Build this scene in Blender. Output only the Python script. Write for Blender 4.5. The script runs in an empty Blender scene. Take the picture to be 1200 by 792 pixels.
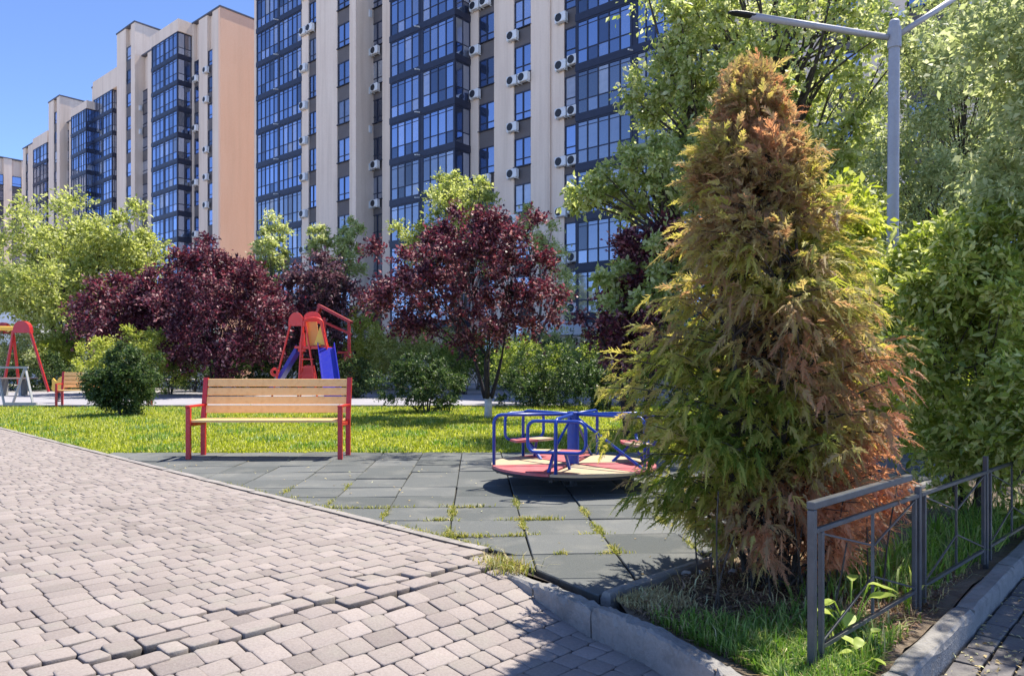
import bpy, bmesh, math, random
import numpy as np
from mathutils import Vector, Matrix

C = bpy.context.scene.collection
S = bpy.context.scene
R = math.radians
PI = math.pi

# ------------------------------------------------------------------ camera
cam_d = bpy.data.cameras.new("camera")
cam = bpy.data.objects.new("camera", cam_d)
C.objects.link(cam)
F = 867.0                      # focal length in photo pixels (photo 1200 px wide)
HZ = 430.0                     # row of the horizon
EYE = 1.1
cam_d.sensor_width = 36.0
cam_d.lens = F / 1200.0 * 36.0
cam_d.shift_y = (HZ - 396.0) / 1200.0
cam_d.clip_start = 0.05
cam_d.clip_end = 3000.0
cam.location = (0, 0, EYE)
cam.rotation_euler = (R(90), 0, 0)
S.camera = cam

# ------------------------------------------------------------------ sky, sun, exposure
SUN_AZ = Vector((0.76, 0.65, 0)).normalized()   # horizontal direction towards the sun
SUN_EL = R(63)
w = bpy.data.worlds.new("World")
S.world = w
w.use_nodes = True
nt = w.node_tree
bg = nt.nodes["Background"]
sky = nt.nodes.new("ShaderNodeTexSky")
sky.sky_type = 'NISHITA'
sky.sun_disc = False
sky.sun_elevation = SUN_EL
sky.sun_rotation = math.atan2(SUN_AZ.x, SUN_AZ.y)
sky.air_density = 0.3
sky.dust_density = 0.0
sky.ozone_density = 1.0
sky.altitude = 200
tintn = nt.nodes.new("ShaderNodeMix"); tintn.data_type = 'RGBA'; tintn.blend_type = 'MULTIPLY'
tintn.inputs['Factor'].default_value = 1.0
tA = [i for i in tintn.inputs if i.name == 'A' and i.type == 'RGBA'][0]; tB = [i for i in tintn.inputs if i.name == 'B' and i.type == 'RGBA'][0]
tB.default_value = (0.83, 0.88, 0.98, 1)      # clear dry air: a deeper blue overall
nt.links.new(sky.outputs[0], tA)
nt.links.new([o for o in tintn.outputs if o.type == 'RGBA'][0], bg.inputs[0])
bg.inputs[1].default_value = 0.15
sl = bpy.data.lights.new("sun", 'SUN')
so = bpy.data.objects.new("sun", sl)
C.objects.link(so)
sl.energy = 2.5
sl.angle = R(0.5)
sl.color = (1.0, 0.94, 0.84)
sd = Vector((SUN_AZ.x * math.cos(SUN_EL), SUN_AZ.y * math.cos(SUN_EL), math.sin(SUN_EL)))
so.rotation_euler = (-sd).to_track_quat('-Z', 'Y').to_euler()
so.location = (30, 20, 60)
S.view_settings.view_transform = 'Standard'
S.view_settings.look = 'None'
S.view_settings.exposure = 1.9
S.view_settings.gamma = 1.0
try:
    S.cycles.max_bounces = 6
    S.cycles.diffuse_bounces = 3
    S.cycles.transmission_bounces = 3
    S.cycles.use_denoising = True
except Exception:
    pass

# ------------------------------------------------------------------ helpers
rng = np.random.default_rng(7)
rnd = random.Random(11)

def gp(px, py, z=0.0):
    """where a photo pixel meets the level z"""
    Y = (EYE - z) * F / (py - HZ)
    return Vector(((px - 600.0) / F * Y, Y, z))

def at(px, py, Y):
    return Vector(((px - 600.0) / F * Y, Y, EYE - (py - HZ) / F * Y))

class MB:
    """collects boxes, tubes and polygons for one mesh"""
    def __init__(s):
        s.v = []; s.f = []
    def poly(s, pts):
        n = len(s.v); s.v += [tuple(p) for p in pts]; s.f.append(tuple(range(n, n + len(pts))))
    def box(s, x0, x1, y0, y1, z0, z1, M=None):
        p = [(x0,y0,z0),(x1,y0,z0),(x1,y1,z0),(x0,y1,z0),(x0,y0,z1),(x1,y0,z1),(x1,y1,z1),(x0,y1,z1)]
        if M is not None: p = [tuple(M @ Vector(q)) for q in p]
        n = len(s.v); s.v += p
        for q in ((0,3,2,1),(4,5,6,7),(0,1,5,4),(1,2,6,5),(2,3,7,6),(3,0,4,7)):
            s.f.append(tuple(n + i for i in q))
        return s
    def bbox(s, x0, x1, y0, y1, z0, z1, b=0.005, M=None):
        """box with chamfered top and side edges"""
        bm = bmesh.new()
        bmesh.ops.create_cube(bm, size=1)
        for v in bm.verts:
            v.co = Vector(((x0+x1)/2 + v.co.x*(x1-x0), (y0+y1)/2 + v.co.y*(y1-y0), (z0+z1)/2 + v.co.z*(z1-z0)))
        bmesh.ops.bevel(bm, geom=bm.edges[:], offset=b, segments=1, affect='EDGES', profile=0.5)
        n = len(s.v)
        bm.verts.index_update()
        for v in bm.verts:
            s.v.append(tuple((M @ v.co) if M is not None else v.co))
        for f in bm.faces:
            s.f.append(tuple(n + v.index for v in f.verts))
        bm.free()
        return s
    def bar(s, a, b, wd, ht, up=(0,0,1)):
        """rectangular bar from a to b"""
        a = Vector(a); b = Vector(b); d = (b - a); L = d.length; d.normalize()
        u = Vector(up)
        if abs(d.dot(u)) > 0.98: u = Vector((0,1,0))
        x = d.cross(u).normalized(); z = x.cross(d).normalized()
        p = []
        for q in (a, b):
            for sx, sz in ((-1,-1),(1,-1),(1,1),(-1,1)):
                p.append(tuple(q + x*sx*wd/2 + z*sz*ht/2))
        n = len(s.v); s.v += p
        for q in ((0,1,2,3),(7,6,5,4),(0,4,5,1),(1,5,6,2),(2,6,7,3),(3,7,4,0)):
            s.f.append(tuple(n + i for i in q))
        return s
    def tube(s, pts, rad, sides=6, cap=True):
        pts = [Vector(p) for p in pts]
        if not hasattr(rad, '__len__'): rad = [rad]*len(pts)
        n0 = len(s.v)
        prev = None
        for i, p in enumerate(pts):
            if i == 0: d = pts[1]-pts[0]
            elif i == len(pts)-1: d = pts[-1]-pts[-2]
            else: d = (pts[i+1]-pts[i-1])
            d.normalize()
            if prev is None:
                u = Vector((0,0,1)) if abs(d.z) < 0.9 else Vector((1,0,0))
                x = d.cross(u).normalized()
            else:
                x = (prev - d*prev.dot(d)).normalized()
            prev = x
            y = d.cross(x)
            for k in range(sides):
                a = 2*PI*k/sides
                s.v.append(tuple(p + (x*math.cos(a) + y*math.sin(a))*rad[i]))
        for i in range(len(pts)-1):
            for k in range(sides):
                a = n0+i*sides+k; b = n0+i*sides+(k+1)%sides
                s.f.append((a, b, b+sides, a+sides))
        if cap:
            s.f.append(tuple(n0+k for k in reversed(range(sides))))
            s.f.append(tuple(n0+(len(pts)-1)*sides+k for k in range(sides)))
        return s
    def mesh(s, name, mat, smooth=False):
        me = bpy.data.meshes.new(name)
        me.from_pydata(s.v, [], s.f)
        me.update()
        if smooth:
            me.polygons.foreach_set('use_smooth', [True]*len(me.polygons))
        if mat: me.materials.append(mat)
        return me
    def build(s, name, mat, parent=None, loc=None, rz=0, smooth=False):
        return link(name, s.mesh(name, mat, smooth), parent, loc, rz)

def link(name, data, parent=None, loc=None, rz=0):
    o = bpy.data.objects.new(name, data)
    C.objects.link(o)
    if parent: o.parent = parent
    if loc is not None: o.location = loc
    if rz: o.rotation_euler = (0, 0, rz)
    return o

def thing(name, label, cat, loc=(0,0,0), rz=0, group=None):
    o = link(name, None, None, loc, rz)
    return tag(o, label, cat, group)

def tag(o, label, cat, group=None):
    o['label'] = label; o['category'] = cat
    if group: o['group'] = group
    return o

def kind(o, k, label=None):
    o['kind'] = k
    if label: o['label'] = label
    return o

def quads_mesh(name, V, Q, mat, tint=None, tris=False):
    """fast mesh from numpy arrays of points and quads"""
    me = bpy.data.meshes.new(name)
    V = np.ascontiguousarray(V, dtype=np.float32); Q = np.ascontiguousarray(Q, dtype=np.int32)
    k = Q.shape[1]
    me.vertices.add(len(V)); me.vertices.foreach_set('co', V.ravel())
    me.loops.add(Q.size); me.loops.foreach_set('vertex_index', Q.ravel())
    me.polygons.add(len(Q))
    me.polygons.foreach_set('loop_start', np.arange(0, Q.size, k, dtype=np.int32))
    me.polygons.foreach_set('loop_total', np.full(len(Q), k, dtype=np.int32))
    if tint is not None:
        a = me.color_attributes.new('tint', 'FLOAT_COLOR', 'POINT')
        t = np.ones((len(V), 4), dtype=np.float32)
        tint = np.asarray(tint, dtype=np.float32)
        if tint.ndim == 1: t[:, :3] = tint[:, None]
        else: t[:, :tint.shape[1]] = tint
        a.data.foreach_set('color', t.ravel())
    me.materials.append(mat)
    me.update(calc_edges=True)
    me.validate()
    return me

def smoothstep(a, b, x):
    t = min(1.0, max(0.0, (x-a)/(b-a)))
    return t*t*(3-2*t)

# ------------------------------------------------------------------ materials
MATS = {}
def new_mat(name):
    m = bpy.data.materials.new(name); m.use_nodes = True
    MATS[name] = m
    return m, m.node_tree, m.node_tree.nodes["Principled BSDF"]

def ramp(nt, stops):
    r = nt.nodes.new("ShaderNodeValToRGB")
    e = r.color_ramp.elements
    while len(e) < len(stops): e.new(0.5)
    for i, (p, c) in enumerate(stops):
        e[i].position = p; e[i].color = (c[0], c[1], c[2], 1)
    return r

def noise(nt, scale, detail=4, rough=0.6, vec=None, dist=0.0):
    n = nt.nodes.new("ShaderNodeTexNoise")
    n.inputs['Scale'].default_value = scale; n.inputs['Detail'].default_value = detail
    n.inputs['Roughness'].default_value = rough; n.inputs['Distortion'].default_value = dist
    if vec: nt.links.new(vec, n.inputs['Vector'])
    return n

def mixc(nt, fac, a, b, mode='MIX'):
    m = nt.nodes.new("ShaderNodeMix"); m.data_type = 'RGBA'; m.blend_type = mode
    L = nt.links
    if hasattr(fac, 'is_linked'): L.new(fac, m.inputs['Factor'])
    else: m.inputs['Factor'].default_value = fac
    for sock, v in ((m.inputs['A'], a), (m.inputs['B'], b)):
        # colour sockets of the mix node
        pass
    A = [i for i in m.inputs if i.name == 'A' and i.type == 'RGBA'][0]
    B = [i for i in m.inputs if i.name == 'B' and i.type == 'RGBA'][0]
    for sock, v in ((A, a), (B, b)):
        if hasattr(v, 'is_linked'): L.new(v, sock)
        else: sock.default_value = (v[0], v[1], v[2], 1)
    return [o for o in m.outputs if o.type == 'RGBA'][0]

def coords(nt, kind='Object'):
    t = nt.nodes.new("ShaderNodeTexCoord")
    return t.outputs[kind]

def bump(nt, p, height, strength=0.3, dist=0.02):
    b = nt.nodes.new("ShaderNodeBump")
    b.inputs['Strength'].default_value = strength; b.inputs['Distance'].default_value = dist
    nt.links.new(height, b.inputs['Height']); nt.links.new(b.outputs[0], p.inputs['Normal'])

def surf(name, c1, c2, scale=6, rough=0.85, fine=60, bs=0.3, bd=0.01, spec=0.3, c3=None, world=False, metallic=0.0):
    """mottled surface: two or three colours by noise, fine bump"""
    m, nt, p = new_mat(name)
    if world:
        g = nt.nodes.new("ShaderNodeNewGeometry"); vec = g.outputs['Position']
    else: vec = coords(nt)
    n1 = noise(nt, scale, 6, 0.65, vec)
    stops = [(0.3, c1), (0.7, c2)] if c3 is None else [(0.25, c1), (0.5, c2), (0.75, c3)]
    r = ramp(nt, stops)
    nt.links.new(n1.outputs['Fac'], r.inputs[0])
    n2 = noise(nt, fine, 3, 0.7, vec)
    col = mixc(nt, 0.25, r.outputs[0], n2.outputs['Fac'], 'SOFT_LIGHT')
    nt.links.new(col, p.inputs['Base Color'])
    p.inputs['Roughness'].default_value = rough
    p.inputs['Specular IOR Level'].default_value = spec
    p.inputs['Metallic'].default_value = metallic
    bump(nt, p, n2.outputs['Fac'], bs, bd)
    return m

GAIN = 1.7
def leaf_mat(name, stops, trans=0.35, tint_stops=None, rough=0.5, spec=0.35, tcol=1.5):
    m, nt, p = new_mat(name)
    g = nt.nodes.new("ShaderNodeNewGeometry")
    stops = [(a_, [min(0.62, x*GAIN) for x in c_]) for a_, c_ in stops]
    r = ramp(nt, stops)
    nt.links.new(g.outputs['Random Per Island'], r.inputs[0])
    col = r.outputs[0]
    if tint_stops:
        a = nt.nodes.new("ShaderNodeAttribute"); a.attribute_name = 'tint'
        r2 = ramp(nt, [(a_, [min(0.62, x*1.75) for x in c_]) for a_, c_ in tint_stops])
        md = nt.nodes.new("ShaderNodeMath"); md.operation = 'MULTIPLY_ADD'
        nt.links.new(g.outputs['Random Per Island'], md.inputs[0]); md.inputs[1].default_value = 0.22
        sub = nt.nodes.new("ShaderNodeMath"); sub.operation = 'SUBTRACT'; sub.inputs[1].default_value = 0.11
        nt.links.new(a.outputs['Fac'], sub.inputs[0])
        nt.links.new(sub.outputs[0], md.inputs[2])
        nt.links.new(md.outputs[0], r2.inputs[0])
        col = r2.outputs[0]
    nt.links.new(col, p.inputs['Base Color'])
    p.inputs['Roughness'].default_value = rough
    p.inputs['Specular IOR Level'].default_value = spec
    t = nt.nodes.new("ShaderNodeBsdfTranslucent")
    hs = nt.nodes.new("ShaderNodeHueSaturation")
    hs.inputs['Saturation'].default_value = 1.15; hs.inputs['Value'].default_value = tcol
    nt.links.new(col, hs.inputs['Color']); nt.links.new(hs.outputs[0], t.inputs[0])
    mx = nt.nodes.new("ShaderNodeMixShader"); mx.inputs[0].default_value = trans
    nt.links.new(p.outputs[0], mx.inputs[1]); nt.links.new(t.outputs[0], mx.inputs[2])
    nt.links.new(mx.outputs[0], nt.nodes["Material Output"].inputs[0])
    return m

def tinted(name, c_lo, c_hi, rough=0.9, fine=80, bs=0.4, bd=0.004, scale=9, stain=(0.25,0.24,0.2)):
    """stone whose own shade comes from the vertex colour 'tint'"""
    m, nt, p = new_mat(name)
    g = nt.nodes.new("ShaderNodeNewGeometry")
    a = nt.nodes.new("ShaderNodeAttribute"); a.attribute_name = 'tint'
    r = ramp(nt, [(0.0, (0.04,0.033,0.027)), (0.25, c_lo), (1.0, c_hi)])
    nt.links.new(a.outputs['Fac'], r.inputs[0])
    n1 = noise(nt, scale, 5, 0.6, g.outputs['Position'])
    r1 = ramp(nt, [(0.5, (0,0,0)), (0.8, (1,1,1))])
    nt.links.new(n1.outputs['Fac'], r1.inputs[0])
    mm = nt.nodes.new("ShaderNodeMath"); mm.operation = 'MULTIPLY'; mm.inputs[1].default_value = 0.55
    nt.links.new(r1.outputs[0], mm.inputs[0])
    c = mixc(nt, mm.outputs[0], r.outputs[0], stain)
    n2 = noise(nt, fine, 3, 0.75, g.outputs['Position'])
    c = mixc(nt, 0.45, c, n2.outputs['Fac'], 'SOFT_LIGHT')
    nt.links.new(c, p.inputs['Base Color'])
    p.inputs['Roughness'].default_value = rough
    p.inputs['Specular IOR Level'].default_value = 0.25
    bump(nt, p, n2.outputs['Fac'], bs, bd)
    return m

def paint(name, c, rough=0.4, wear=0.12, spec=0.5):
    m, nt, p = new_mat(name)
    vec = coords(nt)
    n1 = noise(nt, 9, 6, 0.7, vec)
    r = ramp(nt, [(0.35, c), (0.75, [min(1, x*(1-wear)+wear*0.25) for x in c])])
    nt.links.new(n1.outputs['Fac'], r.inputs[0])
    nt.links.new(r.outputs[0], p.inputs['Base Color'])
    p.inputs['Roughness'].default_value = rough
    p.inputs['Specular IOR Level'].default_value = spec
    n2 = noise(nt, 40, 4, 0.7, vec)
    bump(nt, p, n2.outputs['Fac'], 0.12, 0.004)
    return m

def glass_mat(name, refl=0.5, tintc=(0.62,0.72,0.95), dark=(0.012,0.018,0.04), cur=0.62):
    m, nt, p = new_mat(name)
    oi = nt.nodes.new("ShaderNodeObjectInfo")
    g = nt.nodes.new("ShaderNodeNewGeometry")
    add = nt.nodes.new("ShaderNodeMath"); add.operation = 'ADD'
    nt.links.new(oi.outputs['Random'], add.inputs[0]); nt.links.new(g.outputs['Random Per Island'], add.inputs[1])
    fr = nt.nodes.new("ShaderNodeMath"); fr.operation = 'FRACT'
    nt.links.new(add.outputs[0], fr.inputs[0])
    r = ramp(nt, [(0.0, dark), (cur, (dark[0]*2, dark[1]*2, dark[2]*2)), (cur+0.1, (0.16,0.17,0.2)), (0.9, (0.42,0.4,0.38))])
    r.color_ramp.interpolation = 'CONSTANT'
    nt.links.new(fr.outputs[0], r.inputs[0])
    vec = coords(nt)
    n1 = noise(nt, 2.2, 2, 0.5, vec)
    c = mixc(nt, 0.5, r.outputs[0], n1.outputs['Fac'], 'MULTIPLY')
    nt.links.new(c, p.inputs['Base Color'])
    p.inputs['Roughness'].default_value = 0.3
    gl = nt.nodes.new("ShaderNodeBsdfGlossy"); gl.inputs['Roughness'].default_value = 0.03
    gl.inputs['Color'].default_value = (*tintc, 1)
    r2 = ramp(nt, [(0.0, (refl*0.35,)*3), (0.12, (refl,)*3), (0.5, (refl*1.25,)*3), (0.8, (refl*0.8,)*3)])
    r2.color_ramp.interpolation = 'CONSTANT'
    ml = nt.nodes.new("ShaderNodeMath"); ml.operation = 'MULTIPLY'; ml.inputs[1].default_value = 7.31
    fr2 = nt.nodes.new("ShaderNodeMath"); fr2.operation = 'FRACT'
    nt.links.new(fr.outputs[0], ml.inputs[0]); nt.links.new(ml.outputs[0], fr2.inputs[0]); nt.links.new(fr2.outputs[0], r2.inputs[0])
    n3 = noise(nt, 1.3, 1, 0.5, vec)
    b = nt.nodes.new("ShaderNodeBump"); b.inputs['Strength'].default_value = 0.05; b.inputs['Distance'].default_value = 0.05
    nt.links.new(n3.outputs['Fac'], b.inputs['Height']); nt.links.new(b.outputs[0], gl.inputs['Normal'])
    mx = nt.nodes.new("ShaderNodeMixShader")
    nt.links.new(r2.outputs[0], mx.inputs[0]); nt.links.new(p.outputs[0], mx.inputs[1]); nt.links.new(gl.outputs[0], mx.inputs[2])
    nt.links.new(mx.outputs[0], nt.nodes["Material Output"].inputs[0])
    return m

M_wall = surf('beige_render', (0.74,0.565,0.435), (0.79,0.62,0.48), 0.25, 0.9, 9, 0.15, 0.01)
def streaks(m, lo=(0.80,0.78,0.76)):
    nt = m.node_tree; p = nt.nodes['Principled BSDF']; src = p.inputs['Base Color'].links[0].from_socket
    mp = nt.nodes.new('ShaderNodeMapping'); mp.inputs['Scale'].default_value = (1.3, 1.3, 0.07)
    nt.links.new(coords(nt), mp.inputs['Vector'])
    n = noise(nt, 1.0, 6, 0.7, mp.outputs[0]); r = ramp(nt, [(0.45, (1,1,1)), (0.75, lo)])
    nt.links.new(n.outputs['Fac'], r.inputs[0])
    nt.links.new(mixc(nt, 1.0, src, r.outputs[0], 'MULTIPLY'), p.inputs['Base Color'])
streaks(M_wall)
M_gable = surf('orange_render', (0.84,0.50,0.32), (0.87,0.54,0.355), 0.12, 0.9, 9, 0.15, 0.01)
streaks(M_gable, (0.92,0.91,0.90))
M_roofedge = surf('roof_edge_metal', (0.08,0.08,0.1), (0.11,0.11,0.13), 1, 0.5)
M_spandrel = surf('brown_spandrel', (0.115,0.095,0.09), (0.145,0.125,0.12), 0.7, 0.8, 12, 0.1)
M_frame = surf('navy_window_frame', (0.022,0.026,0.045), (0.03,0.034,0.058), 2, 0.45, 20, 0.05)
M_glass = glass_mat('window_glass')
M_glasslow = glass_mat('pale_reflection_glass', 0.30, (0.7,0.75,0.85), (0.03,0.032,0.04), 0.3)  # lower floors: pale reflection of a building opposite, painted into the panes
M_ac = surf('air_conditioner_white', (0.62,0.6,0.58), (0.72,0.7,0.68), 2, 0.5, 20, 0.05)
M_dark = surf('dark_plastic', (0.02,0.02,0.022), (0.035,0.035,0.04), 3, 0.5)
M_paver = tinted('pink_grey_paver', (0.21,0.178,0.163), (0.315,0.27,0.248), 0.92, 90, 0.5, 0.004, 5)
M_bed = surf('joint_sand', (0.035,0.029,0.024), (0.07,0.058,0.048), 8, 1.0, 70, 0.5, 0.01, world=True)
M_darkpaver = tinted('grey_side_paver', (0.11,0.10,0.097), (0.19,0.175,0.17), 0.9, 80, 0.5, 0.004, 6)
M_tile = tinted('grey_rubber_tile', (0.085,0.092,0.089), (0.15,0.155,0.15), 0.95, 140, 0.8, 0.004, 2.3, (0.27,0.26,0.23))
M_edging = surf('pale_edging_concrete', (0.22,0.20,0.185), (0.33,0.30,0.28), 6, 0.95, 60, 0.5, 0.006, world=True)
M_kerb = surf('old_concrete', (0.13,0.122,0.112), (0.27,0.255,0.235), 5, 0.95, 60, 0.8, 0.01, c3=(0.20,0.19,0.175), world=True)
M_yard = surf('courtyard_paving', (0.30,0.28,0.26), (0.40,0.37,0.35), 0.5, 0.95, 20, 0.3, 0.01, world=True)
M_lawn = surf('lawn_soil', (0.12,0.15,0.025), (0.22,0.24,0.045), 3, 1.0, 50, 0.6, 0.02, world=True)
M_soil = surf('dry_soil', (0.075,0.052,0.036), (0.20,0.155,0.11), 7, 1.0, 55, 0.9, 0.02, c3=(0.12,0.085,0.06), world=True)
M_asphalt = surf('pale_asphalt', (0.27,0.262,0.28), (0.35,0.335,0.355), 0.8, 0.95, 40, 0.4, 0.006, world=True)
M_red = paint('red_paint', (0.50,0.012,0.014), 0.38)
M_red2 = paint('bright_red_paint', (0.72,0.035,0.018), 0.4)
M_wood = surf('cream_bench_wood', (0.74,0.40,0.14), (0.9,0.56,0.23), 9, 0.6, 70, 0.3, 0.003, c3=(0.86,0.49,0.18))
M_blue = paint('blue_paint', (0.004,0.045,0.33), 0.32)
M_pink = paint('worn_pink_red_deck', (0.46,0.075,0.085), 0.65, 0.45)
M_cream = paint('cream_deck', (0.50,0.37,0.21), 0.65, 0.5)
M_orange = paint('orange_panel', (0.86,0.30,0.04), 0.45)
M_yellow = paint('yellow_panel', (0.85,0.50,0.06), 0.45)
M_chute = paint('blue_slide_plastic', (0.02,0.025,0.36), 0.3)
M_purple = paint('violet_panel', (0.10,0.02,0.14), 0.4)
M_pole = surf('grey_lamp_metal', (0.34,0.33,0.35), (0.40,0.39,0.41), 3, 0.5, 40, 0.1, metallic=0.1)
M_fence = surf('dark_fence_metal', (0.055,0.058,0.062), (0.10,0.105,0.11), 6, 0.42, 40, 0.2, 0.003, spec=0.6, metallic=0.3)
M_grey = surf('grey_trestle_metal', (0.28,0.28,0.27), (0.38,0.38,0.36), 4, 0.5)
M_plank = surf('weathered_plank', (0.32,0.22,0.17), (0.42,0.30,0.24), 5, 0.8)
M_bark = surf('grey_brown_bark', (0.05,0.04,0.033), (0.12,0.10,0.08), 10, 0.95, 60, 1.0, 0.02)
M_plumbark = surf('dark_plum_bark', (0.028,0.02,0.02), (0.06,0.045,0.042), 10, 0.9, 60, 1.0, 0.02)
M_whitewash = surf('whitewashed_bark', (0.42,0.38,0.35), (0.62,0.58,0.54), 12, 0.95, 60, 0.8, 0.01)
M_white = surf('white_booth_wall', (0.62,0.64,0.66), (0.70,0.72,0.74), 0.6, 0.7)
M_rock = surf('pale_rubble', (0.35,0.33,0.30), (0.55,0.52,0.48), 12, 0.95, 60, 0.6)

L_maple = leaf_mat('maple_leaves', [(0.0,(0.12,0.15,0.04)),(0.5,(0.25,0.275,0.09)),(1.0,(0.40,0.40,0.22))], 0.5)
L_olive = leaf_mat('grey_green_leaves', [(0.0,(0.12,0.145,0.06)),(0.5,(0.22,0.245,0.11)),(1.0,(0.36,0.37,0.21))], 0.5)
L_lime = leaf_mat('lime_green_leaves', [(0.0,(0.12,0.15,0.022)),(0.5,(0.225,0.245,0.05)),(1.0,(0.37,0.37,0.12))], 0.5)
L_linden = leaf_mat('linden_leaves', [(0.0,(0.11,0.135,0.03)),(0.5,(0.225,0.245,0.075)),(1.0,(0.36,0.365,0.16))], 0.5)
L_plum = leaf_mat('plum_leaves', [(0.0,(0.022,0.010,0.016)),(0.5,(0.062,0.018,0.027)),(0.80,(0.135,0.030,0.040)),(1.0,(0.30,0.17,0.17))], 0.28, rough=0.5, spec=0.35)
L_dullplum = leaf_mat('dull_plum_leaves', [(0.0,(0.025,0.014,0.018)),(0.6,(0.075,0.035,0.042)),(1.0,(0.20,0.11,0.12))], 0.25, rough=0.5, spec=0.35)
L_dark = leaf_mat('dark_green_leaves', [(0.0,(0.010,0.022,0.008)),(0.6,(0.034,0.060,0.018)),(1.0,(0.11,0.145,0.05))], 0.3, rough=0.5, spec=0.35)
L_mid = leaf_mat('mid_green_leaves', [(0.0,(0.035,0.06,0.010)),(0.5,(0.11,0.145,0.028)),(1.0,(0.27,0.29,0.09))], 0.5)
L_big = leaf_mat('fresh_green_leaves', [(0.0,(0.08,0.115,0.02)),(0.5,(0.22,0.255,0.05)),(1.0,(0.40,0.40,0.16))], 0.4, rough=0.45)
L_poplar = leaf_mat('pale_green_leaves', [(0.0,(0.15,0.18,0.05)),(0.5,(0.29,0.31,0.12)),(1.0,(0.42,0.42,0.22))], 0.5)
L_thuja = leaf_mat('thuja_sprays', [(0,(0.1,0.1,0.1)),(1,(0.1,0.1,0.1))], 0.5,
    tint_stops=[(0.0,(0.07,0.10,0.015)),(0.22,(0.22,0.22,0.05)),(0.42,(0.27,0.225,0.085)),(0.58,(0.19,0.14,0.075)),(0.75,(0.25,0.145,0.08)),(1.0,(0.37,0.185,0.105))], rough=0.6, spec=0.3)
L_grass = leaf_mat('grass_blades', [(0.0,(0.08,0.11,0.012)),(0.45,(0.19,0.215,0.03)),(0.85,(0.33,0.33,0.07)),(1.0,(0.48,0.43,0.15))], 0.5, rough=0.5)
L_bedgrass = leaf_mat('bed_grass_blades', [(0.0,(0.05,0.10,0.015)),(0.6,(0.11,0.18,0.035)),(1.0,(0.24,0.27,0.09))], 0.4, rough=0.45)
L_dry = leaf_mat('dry_stalks', [(0.0,(0.18,0.13,0.06)),(0.5,(0.32,0.25,0.12)),(1.0,(0.45,0.38,0.2))], 0.2, rough=0.7)
L_litter = leaf_mat('thuja_litter', [(0.0,(0.06,0.035,0.022)),(0.5,(0.13,0.08,0.05)),(1.0,(0.25,0.17,0.11))], 0.1, rough=0.8)
L_weed = leaf_mat('joint_weeds', [(0.0,(0.08,0.10,0.018)),(0.5,(0.17,0.175,0.035)),(1.0,(0.29,0.25,0.09))], 0.35, rough=0.5)
# ------------------------------------------------------------------ ground sheets
E1 = Vector((0.70, 0.714, 0)); E2 = Vector((0.714, -0.70, 0))
def ab(a, b, z=0): return Vector((E1.x*b + E2.x*a, E1.y*b + E2.y*a, z))
def toab(x, y): return (x*E2.x + y*E2.y, x*E1.x + y*E1.y)

def sheet(name, pts, z, mat, k='structure'):
    m = MB(); m.poly([(x, y, z) for x, y in pts])
    return kind(m.build(name, mat), k)

sheet('ground', [(-1200,-200),(1200,-200),(1200,1500),(-1200,1500)], -0.32, M_yard)
sheet('courtyard', [(-260,31.8),(260,31.8),(260,300),(-260,300)], -0.02, M_yard)
sheet('asphalt_path', [(-60,20.9),(40,20.9),(40,31.7),(-60,31.7)], 0.0, M_asphalt)
# kerb between path and grass
# grass strip between the tiles and the asphalt path
lawn_pts = [ab(-4.6,3.12), ab(-30,3.12), (-13,20.85), (30,20.85), (30,9.62), (-5.0,9.62)]
lawn = sheet('lawn', [(-5.2,9.45),(-5.45,9.62),(-16.3,20.7),(30,20.7),(30,9.45)], -0.02, M_lawn)
path_edge = MB()
for i in range(44):
    path_edge.box(-40+i*1.4, -40+i*1.4+1.385, 20.7, 20.82, -0.1, 0.035)
kind(path_edge.build('path_kerb', M_kerb), 'structure')

# edge of the paved path: b as a function of a
EDGE = [(-40,3.06),(-3.2,3.03),(-2.565,2.87),(-2.06,2.73),(-1.83,2.70),(-1.29,2.46),(0.2,1.72)]
def b_edge(a):
    for (a0,b0),(a1,b1) in zip(EDGE, EDGE[1:]):
        if a <= a1: return b0 + (b1-b0)*(a-a0)/(a1-a0)
    return EDGE[-1][1]

A0 = -3.08
def field(a, b):
    """level of the settled paving: it has sunk on the near side of the crack"""
    fb = smoothstep(0.2, 1.3, b)
    d = a - A0
    if d > 0:
        return 0.010*math.exp(-(d/0.22)**2)*fb - 0.13*smoothstep(0, 1.05, d)*smoothstep(-0.6, 2.0, b)
    return 0.010*math.exp(-(d/0.28)**2)*fb

# bedding under the stones
bedm = MB()
na, nb = 60, 40
avals = [-17 + 17.6*i/na for i in range(na+1)] if False else [-17,-15,-13,-11,-9,-7,-6,-5,-4.4] + [-4.0+0.1*i for i in range(45)]
bvals = [-8+0.55*i for i in range(20)] + [2.6]
idx = {}
for i, a in enumerate(avals):
    bl = [b for b in bvals if b < b_edge(a)-0.2] + [b_edge(a)+0.03]
    while len(bl) < len(bvals)+1: bl.append(bl[-1])
    for j, b in enumerate(bl):
        idx[i, j] = len(bedm.v); bedm.v.append(tuple(ab(a, b, field(a, b)-0.026-0.03*math.exp(-((a-A0)/.3)**2))))
for i in range(len(avals)-1):
    for j in range(len(bvals)):
        bedm.f.append((idx[i,j], idx[i+1,j], idx[i+1,j+1], idx[i,j+1]))
path = kind(bedm.build('paved_path', M_bed), 'structure')

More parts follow.
